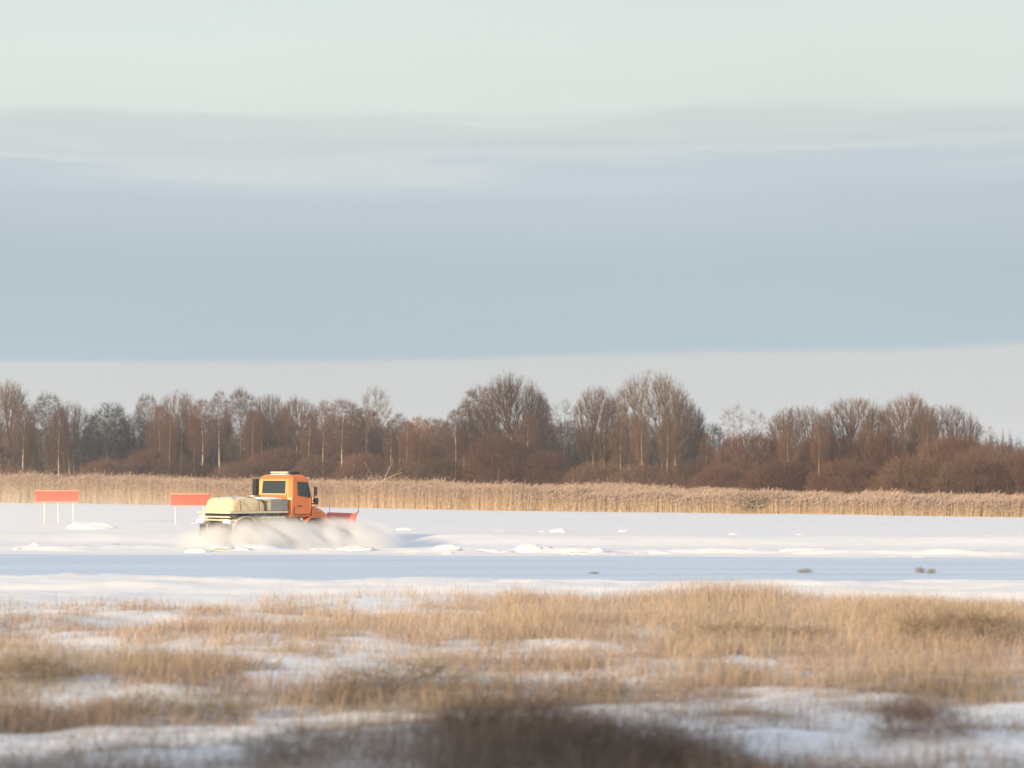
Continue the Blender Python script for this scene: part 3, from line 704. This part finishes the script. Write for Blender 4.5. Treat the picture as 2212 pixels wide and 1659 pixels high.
TREES = [
 ('round_a', 'broad_tree', 15, 812, 125, 272, "tall reddish topped bare tree cut by the left picture edge"),
 ('alder_b', 'bare_tree', 104, 846, 90, 280, "grey bare tree right behind the reddish one at far left"),
 ('round_b', 'broad_tree', 150, 862, 120, 268, "open grey tree with pale forked trunks above the left red sign"),
 ('alder_c', 'bare_tree', 235, 864, 115, 285, "dense dark grey tree standing between pale forked trunks and birches"),
 ('alder_b', 'bare_tree', 318, 848, 70, 290, "slim grey tree just right of the dense dark grey tree"),
 ('round_b', 'broad_tree', 385, 838, 115, 288, "wide grey crowned tree above the reddish birch group on the left"),
 ('birch_a', 'birch_tree', 345, 872, 55, 270, "reddish birch with two toned trunk, leftmost of the birch group"),
 ('birch_b', 'birch_tree', 393, 880, 50, 268, "pale trunked birch in the middle of the left birch group"),
 ('birch_a', 'birch_tree', 437, 858, 60, 266, "birch with the brightest straight trunk in the left birch group"),
 ('birch_b', 'birch_tree', 475, 842, 48, 275, "tallest thin birch with white upper trunk, right end of left group"),
 ('alder_a', 'bare_tree', 520, 834, 85, 286, "tall grey brown tree above the truck's covered load"),
 ('round_e', 'bare_tree', 580, 846, 105, 280, "grey rounded tree directly above the truck cab"),
 ('round_c', 'bare_tree', 645, 852, 92, 276, "brown pointed tree just right of the truck cab"),
 ('alder_c', 'bare_tree', 612, 895, 80, 290, "low dark tree in the dip between the grey and the brown one"),
 ('birch_b', 'birch_tree', 700, 862, 52, 258, "birch with slanting golden trunk above the plough"),
 ('birch_a', 'birch_tree', 738, 858, 80, 256, "red brown birch with curved golden trunk reaching the reeds"),
 ('birch_b', 'birch_tree', 762, 868, 55, 258, "birch with thin white trunk right of the red brown birch"),
 ('alder_a', 'bare_tree', 790, 876, 85, 268, "brown tree below the round open crowned tree"),
 ('open', 'broad_tree', 812, 828, 72, 300, "round open crown standing above its neighbours with sky showing through"),
 ('birch_b', 'birch_tree', 862, 890, 55, 262, "slim grey birch left of the rusty leaved tree"),
 ('rust', 'rusty_tree', 908, 896, 80, 258, "rusty orange leaved tree in the low gap of the tree line"),
 ('alder_a', 'bare_tree', 952, 902, 60, 280, "low brown tree filling the gap left of the twin birches"),
 ('birch_a', 'birch_tree', 983, 880, 48, 246, "left one of the twin golden trunked birches"),
 ('birch_a', 'birch_tree', 1003, 868, 50, 248, "right one of the twin golden trunked birches"),
 ('alder_a', 'bare_tree', 1035, 828, 95, 256, "reddish tree forming the left shoulder of the first great crown"),
 ('round_a', 'broad_tree', 1105, 798, 175, 250, "first great rounded brown tree, left one of the two tallest"),
 ('alder_b', 'bare_tree', 1165, 850, 70, 254, "greyish tree on the right shoulder of the first great crown"),
 ('thin_a', 'thin_tree', 1218, 856, 60, 262, "sparse grey tree in the gap between the two great crowns"),
 ('alder_c', 'bare_tree', 1225, 905, 75, 268, "low dark tree under the sparse grey one in the gap"),
 ('round_e', 'bare_tree', 1290, 828, 105, 246, "narrow brown tree left of the second great crown"),
 ('thin_a', 'thin_tree', 1335, 838, 50, 250, "thin pale tree against sky beside the second great crown"),
 ('round_b', 'broad_tree', 1408, 796, 190, 244, "second great rounded tree with golden trunks, right of centre"),
 ('round_c', 'broad_tree', 1478, 858, 100, 250, "lower tree on the right flank of the second great crown"),
 ('thin_a', 'thin_tree', 1583, 868, 60, 240, "thin see through tree, left of two beside the great crowns"),
 ('thin_a', 'thin_tree', 1636, 878, 50, 240, "thin see through tree, right of two beside the great crowns"),
 ('round_d', 'broad_tree', 1728, 872, 150, 212, "low spreading tree with golden leaning trunks, first of right group"),
 ('round_e', 'broad_tree', 1848, 852, 165, 216, "dense rounded brown tree, second of the right group"),
 ('round_c', 'broad_tree', 1960, 845, 120, 214, "highest tree of the right group with sky under its crown"),
 ('round_d', 'broad_tree', 2035, 870, 165, 210, "wide low crowned brown tree, last of the right group"),
 ('thin_a', 'thin_tree', 2130, 915, 45, 240, "faint thin tree near the right picture edge"),
]
NM = {'broad_tree': 'tree', 'bare_tree': 'tree', 'birch_tree': 'birch', 'rusty_tree': 'tree', 'thin_tree': 'tree'}
for pr, nm, px, top, w, d, lb in TREES: plant(pr, nm, NM[nm], px, top, w * 1.08, d, lb, 'bare trees along the far shore')
for k in range(34):                                                   # the rear row of the wood
    px = -40 + k * 48 + rnd.uniform(-18, 18)
    if px > 1560: px = px + 260
    if px > 2110: continue
    plant(rnd.choice(['alder_c', 'alder_c', 'alder_b']), 'bare_tree', 'tree', px, rnd.uniform(890, 925), rnd.uniform(75, 105), float(np.interp(px, [0, 1106, 2212], [305, 285, 245])) + rnd.uniform(-8, 8),
          "dark bare tree in the shaded rear row of the wood, behind the sunlit trees", 'dark trees in the rear row of the wood')
for px, top, w, d in ((128, 880, 40, 263), (52, 870, 45, 262), (366, 890, 40, 266), (418, 892, 42, 268), (545, 882, 40, 262), (566, 890, 40, 264), (668, 890, 40, 258), (846, 905, 42, 256),
                      (880, 905, 40, 254), (1140, 885, 40, 238), (1340, 905, 40, 236), (1385, 900, 40, 232), (1442, 900, 42, 232), (1525, 935, 36, 214), (2005, 905, 44, 203), (1770, 905, 42, 203), (1700, 915, 38, 203)):
    plant(rnd.choice(['birch_a', 'birch_b']), 'birch_tree', 'birch', px, top, w, d, "slender young birch, one of the lesser pale trunks scattered through the shore wood", 'lesser pale trunks in the shore wood')
# shrubs: (proto, px, top, width, distance, label)
SHR = [
 ('shrub_b', 30, 985, 150, 262, "brown shrub at the left picture edge behind the reeds"),
 ('shrub_b', 235, 968, 165, 262, "brown rounded shrub above the gap between the two red signs"),
 ('shrub_c', 320, 948, 110, 268, "pale grey tipped shrub below the left birch group"),
 ('shrub_b', 395, 972, 180, 258, "wide brown shrub straight above the right red sign"),
 ('shrub_b', 520, 975, 170, 256, "dark brown shrub left of the truck cab"),
 ('shrub_c', 600, 945, 150, 258, "brown shrub mass right behind the truck cab"),
 ('shrub_b', 690, 962, 150, 250, "brown shrub at the foot of the slanting birch"),
 ('shrub_c', 790, 955, 130, 246, "brown shrub behind the fallen pale branches"),
 ('shrub_b', 870, 972, 140, 244, "shrub right of the fallen pale branches"),
 ('shrub_b', 960, 968, 150, 236, "brown shrub at the foot of the twin birches"),
 ('shrub_c', 1075, 925, 150, 232, "tall reddish shrub under the first great crown"),
 ('shrub_a', 1180, 960, 150, 230, "reddish shrub between the feet of the two great crowns"),
 ('shrub_b', 1290, 985, 160, 226, "brown shrub below the narrow brown tree"),
 ('shrub_b', 1390, 992, 160, 222, "low brown shrub at the foot of the second great crown"),
 ('shrub_b', 1490, 985, 160, 214, "low brown shrub right of the second great crown"),
 ('shrub_c', 1622, 928, 165, 212, "dense red brown rounded shrub left of the right tree group"),
 ('shrub_a', 1560, 990, 140, 204, "red brown shrub before the dense rounded one"),
 ('shrub_a', 1690, 985, 180, 186, "front shrub of right thicket with tangled branches at its foot"),
 ('shrub_c', 1790, 935, 150, 206, "red brown shrub below the low spreading tree"),
 ('shrub_c', 1890, 925, 150, 206, "red brown shrub between the feet of the right tree group"),
 ('shrub_a', 1830, 985, 180, 180, "front shrub in the middle left of the right thicket"),
 ('shrub_b', 1970, 978, 180, 176, "dark olive front shrub in the middle of the right thicket"),
 ('shrub_c', 2060, 935, 170, 192, "tall reddish shrub rising under the last right tree"),
 ('shrub_b', 2100, 972, 180, 172, "dark front shrub near the right end of the thicket"),
 ('shrub_c', 2150, 948, 150, 188, "tall reddish shrub near the right picture edge"),
 ('shrub_a', 2215, 965, 170, 172, "brown shrub cut by the right picture edge"),
]
for pr, px, top, w, d, lb in SHR: plant(pr, 'willow_shrub', 'shrub', px, top + (20 if px < 1010 else 8 if px < 1600 else 0), w * 1.1, d, lb, 'willow shrubs behind the reeds')

# undergrowth filling the foot of the wood: one uncountable mass
def shore_front(px): return np.interp(px, [-300, 0, 1106, 2212, 2500], [240, 222, 176, 151, 146])
def shore_back(px): return np.interp(px, [-300, 0, 1106, 2212, 2500], [285, 264, 220, 163, 158])
n = 90000
px = rng.uniform(-120, 2330, n); d = shore_back(px) + rng.uniform(4, 60, n)
bx = (px - 1106) / F * d; hh = (1.3 + 3.2 * fbm(px / 60.0, d / 12, 3)) * rng.uniform(0.5, 1.1, n) * (1 + 0.8 * sstep(24, 40, d - shore_back(px)))
p0 = np.stack([bx, d, np.full(n, -0.05) + rng.uniform(0, 0.6, n) * hh], -1)
dr = rng.normal(0, 0.35, (n, 3)); dr[:, 2] = 1
p1 = p0 + dr * (hh * rng.uniform(0.3, 0.6, n))[:, None]
V, T_ = spikes(p0, p1, rng.uniform(0.012, 0.022, n))
tag(link('undergrowth', np_mesh('undergrowth', V, [T_], [M['twig']])), "dense brown undergrowth filling the foot of the far wood", "undergrowth", kind='stuff')
# far-off spruce forest
def forest():
    P0, P1, RR = [], [], []
    r = np.random.default_rng(31)
    for i in range(2600):
        d = r.uniform(620, 980); x = r.uniform(-0.30, 0.30) * d; 
        hgt = r.uniform(12.0, 17.0) * (0.8 + 0.4 * float(fbm(x / 60 + 9, d / 200))) * d / 760; w = hgt * 0.25
        m = 46
        zc = hgt * (0.12 + 0.86 * r.random(m) ** 0.8); a = r.uniform(0, 6.28, m); ln = w * (1.05 - zc / hgt) * r.uniform(0.7, 1.2, m)
        P0.append(np.stack([x + 0 * a, d + 0 * a, zc], -1)); P1.append(np.stack([x + np.cos(a) * ln, d + np.sin(a) * ln, zc - ln * 0.45], -1)); RR.append(np.full(m, hgt * 0.028) * (1.1 - zc / hgt))
        P0.append(np.array([[x, d, 0.0]])); P1.append(np.array([[x, d, hgt]])); RR.append(np.array([0.25]))
    V, T_ = spikes(np.concatenate(P0), np.concatenate(P1), np.concatenate(RR)); return np_mesh('distant_forest', V, [T_], [M['needle']])
tag(link('distant_forest', forest()), "far bluish conifer forest showing through the gaps of the wood", "forest", kind='stuff')

# ------------------------------------------------------------------ fallen pale branches and the tangle at the reed edge
def branches(name, px, py, d, segs, label, m, cat):
    base = atd(px, d); root = empty(name, base); tag(root, label, cat)
    s = d / F; zb = top_h(py, d); S = []
    for (x0, y0, x1, y1, r0, dy) in segs:
        S += curve((x0 * s, 0, zb - y0 * s), (x1 * s, dy, zb - y1 * s), r0, r0 * 0.35, np.array([0, 0, 0.06]), 4)
    V, Q = tubes(S, 6); o = link('branches', np_mesh('branches', V, [Q], [m], smooth=True), root); return root
fb = [(18, 6, 34, -30, .11, 0.5), (18, 6, 58, -12, .10, -1), (20, 8, 46, -2, .05, 1), (-24, -34, -8, 0, .07, 1.2), (-8, 0, 14, 10, .08, 0.5), (34, -30, 38, -44, .04, 0.5), (44, -6, 60, -24, .04, 0)]
for i in range(22):
    a = rnd.uniform(0.05, math.pi - 0.05); l = rnd.uniform(14, 34); x0 = rnd.uniform(-22, 40)
    fb.append((x0, rnd.uniform(0, 12), x0 + math.cos(a) * l, 4 - math.sin(a) * l * 0.7, rnd.uniform(.02, .04), rnd.uniform(-1, 1)))
branches('fallen_tree', 812, 1032, 240, fb,
  "pale fallen branches sticking out at the reed edge right of the truck", M['bark'], 'fallen tree')
sg = []
for i in range(70):
    a = rnd.uniform(0.1, math.pi - 0.1); l = rnd.uniform(20, 55); x0 = rnd.uniform(-45, 45)
    sg.append((x0, rnd.uniform(0, 20), x0 + math.cos(a) * l, 10 - math.sin(a) * l * 0.7, rnd.uniform(.02, .045), rnd.uniform(-1.5, 1.5)))
branches('brush_pile', 1625, 1078, 163, sg, "tangle of bare pale branches leaning over the reeds before the right thicket", M['bark'], 'branches')

# ------------------------------------------------------------------ reeds
def reeds():
    Vs, Fs, Cs = [], [], []; off = 0
    r = np.random.default_rng(21)
    n = 240000
    px = r.uniform(-140, 2350, n); f = r.random(n) ** 1.8
    fr = shore_front(px) + 0.8 * (fbm(px / 22.0, px * 0 + 3, 4) - 0.5) + r.normal(0, 0.5, n); bk = shore_back(px) + 4
    d = fr + (bk - fr) * f; x = (px - 1106) / F * d
    h = np.interp(px, [-200, 0, 1106, 2212, 2400], [2.75, 2.6, 1.9, 1.35, 1.3]) * (0.38 + 0.56 * fbm(x / 1.6, d / 4, 4) + 0.60 * fbm(x / 8 + 7, d / 9, 3)) * r.uniform(0.62, 1.10, n) * np.where(r.random(n) < 0.06, 1.16, 1.0)
    lean = np.stack([0.16 * (fbm(x / 5, d / 5 + 70, 2) - 0.35) + r.normal(0, 0.07, n), r.normal(0, 0.06, n)], -1) * h[:, None]
    p0 = np.stack([x, d, np.zeros(n) - 0.05], -1); p1 = p0 + np.stack([lean[:, 0], lean[:, 1], h], -1)
    tone = r.uniform(0.75, 1.2, n) * (0.9 + 0.2 * fbm(x / 6 + 30, d / 6, 3))
    straw = np.array([0.63, 0.49, 0.345]); plume = np.array([0.50, 0.375, 0.295])
    V, T_ = spikes(p0, p1, r.uniform(0.008, 0.013, n))
    C = np.repeat(straw[None] * tone[:, None], 4, 0); C[3::4] = (plume[None] * tone[:, None])
    Vs.append(V); Fs.append(T_); Cs.append(C); off = len(V)
    # plumes and hanging leaves
    q0 = p0 + (p1 - p0) * 0.86; dr = np.stack([0.12 + r.normal(0, 0.12, n), r.normal(0, 0.1, n), r.uniform(0.05, 0.3, n)], -1)
    V, T_ = spikes(q0, q0 + dr, r.uniform(0.02, 0.035, n)); Vs.append(V); Fs.append(T_ + off); Cs.append(np.repeat(plume[None] * tone[:, None], 4, 0)); off += len(V)
    f2 = r.uniform(0.25, 0.8, n)[:, None]; q0 = p0 + (p1 - p0) * f2; dr = np.stack([r.normal(0.06, 0.2, n), r.normal(0, 0.2, n), r.uniform(-0.1, 0.3, n)], -1)
    V, T_ = spikes(q0, q0 + dr, r.uniform(0.012, 0.02, n)); Vs.append(V); Fs.append(T_ + off); Cs.append(np.repeat((straw * 0.95)[None] * tone[:, None], 4, 0))
    return np_mesh('reeds', np.concatenate(Vs), [np.concatenate(Fs)], [M['reed']], colors=np.concatenate(Cs))
tag(link('reeds', reeds()), "band of tan dry reeds between the snowfield and the wood", "reeds", kind='stuff')

# ------------------------------------------------------------------ dry grass in the foreground
def blades(r, base, h, lean, width, colr):
    n = len(base)
    a = r.uniform(0, 2 * np.pi, n); side = np.stack([np.cos(a), np.sin(a), 0 * a], -1) * (width / 2)[:, None]
    mid = base + np.concatenate([lean * 0.35, (h * 0.62)[:, None]], 1); tip = base + np.concatenate([lean, (h * (1 - 0.25 * np.clip(np.linalg.norm(lean, axis=1) / h, 0, 1.5)))[:, None]], 1)
    V = np.stack([base - side, base + side, mid + side * 0.7, mid - side * 0.7, tip], 1).reshape(-1, 3)
    b = (np.arange(n) * 5)[:, None]
    return V, b + np.array([[0, 1, 2, 3]]), b + np.array([[3, 2, 4]]), np.repeat(colr, 5, 0)
def grass_density(x, y):
    t = y + SL * x; px = 1106 + x / y * F
    dn = 0.38 * fbm(x / 2.6 + 2, y / 2.6 + 31, 3) + 0.62 * fbm(x / 0.8 + 12, y / 1.3 + 5, 2)
    dens = 0.22 + 0.20 * (1 - sstep(28, 40, y)) + 0.56 * sstep(0.44, 0.58, dn)
    belt = sstep(34, 41, t) * (1 - sstep(50, 54, t)) * sstep(820, 1150, px)            # thick straw belt, centre to right
    dens = np.maximum(dens * (1 - 0.35 * sstep(44, 50, t) * (1 - sstep(700, 1000, px))), belt * (0.45 + 0.55 * sstep(0.3, 0.5, dn)))
    gap = sstep(0.50, 0.64, 0.5 * fbm(x / 3.5 + 51, y / 3.0 + 3, 3) + 0.5 * fbm(x / 1.2 + 77, y / 1.0, 2)) * (1 - 0.8 * belt)
    strip = (1 - sstep(22.5, 25.0, y)) * (1 - sstep(900, 1050, px) * (1 - sstep(1550, 1750, px)))
    dens = np.maximum(dens, 0.42 * (1 - sstep(33, 40, y)) * sstep(23, 26, y)) * (1 - 0.55 * strip)
    return dens * (1 - 0.3 * gap) * (1 - sstep(50.0, 54.0, t + 2.5 * (fbm(x / 2 + 8, y / 2, 2) - 0.5) + 3.0 * (1 - sstep(500, 1000, px))))
def grass():
    r = np.random.default_rng(77)
    nt_ = 47000
    y = 16 + 39 * r.random(nt_) ** 1.25; x = r.uniform(-0.30, 0.30, nt_) * (y + 6)
    keep = r.random(nt_) < grass_density(x, y); x, y = x[keep], y[keep]; nt_ = len(x)
    px = 1106 + x / y * F; t = y + SL * x
    belt = sstep(34, 41, t) * (1 - sstep(50, 54, t)) * sstep(820, 1150, px)
    nb = r.integers(6, 24, nt_); ti = np.repeat(np.arange(nt_), nb); n = len(ti)
    sp = r.uniform(0.04, 0.22, nt_)[ti]
    bx = x[ti] + r.normal(0, 1, n) * sp * 1.4; by = y[ti] + r.normal(0, 1, n) * sp
    hh = 0.08 + 0.36 * sstep(0.3, 0.75, fbm(x / 2.5 + 9, y / 2.5, 3)) + 0.22 * belt + 0.25 * (r.random(nt_) < 0.06)
    th = hh[ti] * r.uniform(0.45, 1.2, n)
    kind = fbm(x / 2.8 + 70, y / 2.2 + 12, 3)
    straw = np.array([0.56, 0.440, 0.340]); tan = np.array([0.49, 0.370, 0.290]); olive = np.array([0.34, 0.27, 0.195]); brown = np.array([0.27, 0.19, 0.14])
    nearb = 1 - sstep(24, 40, y)
    k1 = (sstep(0.42, 0.6, kind) * (1 - 0.8 * belt))[:, None]; k2 = (sstep(0.40, 0.60, fbm(x / 3 + 5, y / 2 + 50, 2)) * (0.12 + 0.88 * nearb))[:, None]
    c = straw * (1 - k1) + tan * k1; c = c * (1 - 0.22 * nearb[:, None]); c = c * (1 - k2) + (olive * (1 - k1) + brown * k1) * k2
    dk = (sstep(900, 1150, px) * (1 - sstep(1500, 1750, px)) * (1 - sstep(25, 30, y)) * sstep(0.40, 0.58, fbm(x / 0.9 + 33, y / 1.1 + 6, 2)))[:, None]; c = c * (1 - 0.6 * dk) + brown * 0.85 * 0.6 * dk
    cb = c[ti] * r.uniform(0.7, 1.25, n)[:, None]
    lean = r.normal(0, 0.45, (n, 2)) * th[:, None]; lean[:, 0] += 0.12 * th
    flat = r.random(n) < (0.22 + 0.33 * nearb[ti] * (1 - belt[ti])); lean[flat, 0] = r.choice([-1, 1], flat.sum()) * (th[flat] * r.uniform(0.9, 1.7, flat.sum()) + 0.35 * r.random(flat.sum()) * nearb[ti][flat])
    cb[flat] *= r.choice([0.55, 0.9, 1.25], flat.sum())[:, None]
    th = np.where(flat, th * r.uniform(0.25, 0.6, n), th)
    base = np.stack([bx, by, H(bx, by) - 0.03], -1)
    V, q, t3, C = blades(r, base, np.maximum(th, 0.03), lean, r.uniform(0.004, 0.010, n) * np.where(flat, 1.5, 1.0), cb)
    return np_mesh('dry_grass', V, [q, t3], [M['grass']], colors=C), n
gm, ng = grass(); print('grass blades', ng)
tag(link('dry_grass', gm), "straw coloured dry grass poking through snow in the foreground", "grass", kind='stuff')
# dead brown weeds that stand out of the grass
M['weed'] = mat('dead_weed_stalks', (0.25, 0.17, 0.12), 0.9, spec=0.05, var=0.25, vscale=2)
M['weed_olive'] = mat('olive_weed_stalks', (0.30, 0.235, 0.155), 0.9, spec=0.05, var=0.25, vscale=2)
WD = [build_tree(41, 1.0, 1.5, 'mound', 0.05, 0.02, 380, 0.0026, M['weed'], M['weed'], 0.012, stems=12, k1=14, side=3, name='weed'),
      build_tree(42, 0.8, 1.3, 'dome', 0.05, 0.02, 330, 0.0026, M['weed_olive'], M['weed_olive'], 0.012, stems=12, k1=14, side=3, name='weed')]
def weed(i, px, py, wpx, hpx, label):
    p = hit(px, py) if py < 1659 else atd(px, 22.6 - (py - 1659) * 0.02)
    if py >= 1659: p.z = float(H(p.x, p.y))
    root = empty('weed_clump', (p.x, p.y, p.z - 0.03), rnd.uniform(0, 6)); q = WD[i]; s_ = p.y / F
    root.scale = (wpx * s_ / q['w'],) * 2 + (0.62 * hpx * s_ / q['H'],)
    tag(root, label, 'weeds', 'dead weed clumps in the foreground snow')
    link('stems', q['t'], root); link('twigs', q['c'], root)
weed(0, 1110, 1690, 420, 190, "largest dark brown weed clump at the bottom centre of the picture")
weed(0, 1330, 1640, 380, 150, "dark brown weed clump just right of the largest bottom one")
weed(0, 1290, 1505, 150, 90, "small dark weed clump standing on pale snow right of centre")
weed(0, 1500, 1655, 260, 130, "low brown weed clump on snow between bottom centre and the right")
weed(0, 1990, 1660, 220, 130, "dark weed clump near the bottom right corner beside bare snow")
weed(0, 1960, 1545, 130, 75, "small brown weed clump above the bottom right dark one")
weed(1, 290, 1550, 210, 85, "olive weed clump on the snow at lower left")
weed(1, 470, 1552, 190, 65, "low olive weed clump right of the lower left olive clump")
weed(1, 860, 1500, 330, 110, "wide olive weed clump left of the bottom centre")
weed(1, 1620, 1395, 380, 75, "wide olive weed clump behind the pale snow patch right of centre")
weed(1, 2080, 1390, 300, 110, "tall olive weed clump near the right picture edge")
weed(1, 640, 1640, 230, 110, "tan olive weed clump at the bottom left of centre")
weed(1, 60, 1470, 240, 85, "olive weed clump cut by the left picture edge")

def tuft(px, py, wpx, hpx, label):
    p = hit(px, py); root = empty('grass_tuft', (p.x, p.y, p.z - 0.01), rnd.uniform(0, 6)); q = WD[1]; s_ = p.y / F
    root.scale = (wpx * s_ / q['w'],) * 2 + (hpx * s_ / q['H'],); tag(root, label, 'grass tuft', 'lone grass tufts on the blue road')
    link('stems', q['t'], root); link('twigs', q['c'], root)
tuft(1738, 1238, 30, 9, "small lone grass tuft on the blue snow road right of centre")
tuft(1988, 1238, 22, 12, "left one of two close grass tufts on the blue snow road at right")
tuft(2012, 1239, 20, 10, "right one of two close grass tufts on the blue snow road at right")
tuft(1283, 1240, 22, 5, "flat tiny grass tuft on the blue snow road near the centre")
# bare trees added out of view behind the camera to shade the near grass
for k in range(20):
    x = -66 + k * 4.1 + rnd.uniform(-1.5, 1.5); y = -13 + rnd.uniform(-2, 2)
    pr = PR[['alder_c', 'shrub_c'][k % 2]]; root = empty('bare_tree', (x, y, 0), rnd.uniform(0, 6)); h = rnd.uniform(10.0, 12.5)
    tag(root, "unseen bare tree added behind the viewer to shade the near grass", 'tree', 'added shade trees behind the viewer')
    root.scale = (1.35, 1.35, h / pr['H']); link('trunk', pr['t'], root); link('crown', pr['c'], root)

# ------------------------------------------------------------------ snow dust whirled up by the truck
def dust(name, loc, scale, rz, dens, label, noise=2.0, thr=(0.35, 0.75), pw=1.0, rx=0.0, ry=0.0, seed=0.0, streak=0.0):
    bm = bmesh.new(); bmesh.ops.create_icosphere(bm, subdivisions=3, radius=1)
    m = bpy.data.materials.new(name); m.use_nodes = True; t = m.node_tree; t.nodes.clear()
    o_ = t.nodes.new('ShaderNodeOutputMaterial'); v = t.nodes.new('ShaderNodeVolumePrincipled'); t.links.new(v.outputs[0], o_.inputs['Volume'])
    v.inputs['Color'].default_value = (0.968, 0.962, 0.958, 1); v.inputs['Anisotropy'].default_value = 0.0
    g_ = t.nodes.new('ShaderNodeTexCoord')
    ln = t.nodes.new('ShaderNodeVectorMath'); ln.operation = 'LENGTH'; t.links.new(g_.outputs['Object'], ln.inputs[0])
    fa = t.nodes.new('ShaderNodeMapRange'); fa.interpolation_type = 'SMOOTHSTEP'; fa.inputs[1].default_value = 1.0; fa.inputs[2].default_value = 0.25; fa.inputs[3].default_value = 0; fa.inputs[4].default_value = 1
    t.links.new(ln.outputs['Value'], fa.inputs[0])
    mp = t.nodes.new('ShaderNodeMapping'); mp.inputs['Location'].default_value = (seed, seed * 0.7, 0); mp.inputs['Scale'].default_value = scale
    t.links.new(g_.outputs['Object'], mp.inputs[0])
    m3 = t.nodes.new('ShaderNodeMapping'); m3.inputs['Rotation'].default_value = (0, R(streak), 0); t.links.new(mp.outputs[0], m3.inputs[0])
    m4 = t.nodes.new('ShaderNodeMapping'); m4.inputs['Scale'].default_value = (0.38, 1, 1.5) if streak else (1, 1, 1); t.links.new(m3.outputs[0], m4.inputs[0])
    n_ = t.nodes.new('ShaderNodeTexNoise'); n_.inputs['Scale'].default_value = noise; n_.inputs['Detail'].default_value = 4; t.links.new(m4.outputs[0], n_.inputs[0])
    nm_ = t.nodes.new('ShaderNodeMapRange'); nm_.inputs[1].default_value = thr[0]; nm_.inputs[2].default_value = thr[1]; t.links.new(n_.outputs[0], nm_.inputs[0])
    mu = t.nodes.new('ShaderNodeMath'); mu.operation = 'MULTIPLY'; t.links.new(fa.outputs[0], mu.inputs[0]); t.links.new(nm_.outputs[0], mu.inputs[1])
    m2 = t.nodes.new('ShaderNodeMath'); m2.operation = 'MULTIPLY'; t.links.new(mu.outputs[0], m2.inputs[0]); m2.inputs[1].default_value = dens
    t.links.new(m2.outputs[0], v.inputs['Density'])
    o = bm_obj(name, bm, m); o.location = loc; o.scale = scale; o.rotation_euler = (rx, ry, rz)
    tag(o, label, 'snow dust', kind='stuff'); return o
MW = Matrix.Translation(T0) @ Matrix.Rotation(HEAD, 4, 'Z')
dust('snow_spray', MW @ Vector((4.6, -2.5, 0.0)), (3.2, 3.3, 1.4), HEAD, 8.0, "dense white snow spray thrown up along the truck's near side", 1.5, (0.40, 0.66), streak=-32)
dust('snow_spray', MW @ Vector((1.5, -1.5, 0.0)), (3.7, 2.9, 1.5), HEAD, 8.5, "thinner snow cloud swirling round the rear wheels of the truck", 1.4, (0.38, 0.66), seed=4, streak=-32)
dust('snow_spray', MW @ Vector((-0.1, -0.2, 0.0)), (1.9, 2.2, 1.2), HEAD, 2.2, "grey snow mist hanging behind the truck's tail lamps", 1.2, (0.34, 0.66), seed=7, streak=-20)
dust('snow_dust', (-27, 101, 0.5), (22, 13, 2.6), R(20), 0.055, "thin veil of snow dust trailing behind the truck over the signs", 0.18, (0.25, 0.7), seed=9)
# the air: one closed box round everything
bm = bmesh.new(); box_bm(bm, -1560, 1560, -1560, 1560, -3.0, 34.0)
hz = bpy.data.materials.new('haze'); hz.use_nodes = True; t = hz.node_tree; t.nodes.clear()
o_ = t.nodes.new('ShaderNodeOutputMaterial'); v = t.nodes.new('ShaderNodeVolumePrincipled'); t.links.new(v.outputs[0], o_.inputs['Volume'])
v.inputs['Color'].default_value = (0.86, 0.91, 0.97, 1); v.inputs['Density'].default_value = 0.00038; v.inputs['Anisotropy'].default_value = 0.1
tag(bm_obj('haze', bm, hz), kind='stuff')
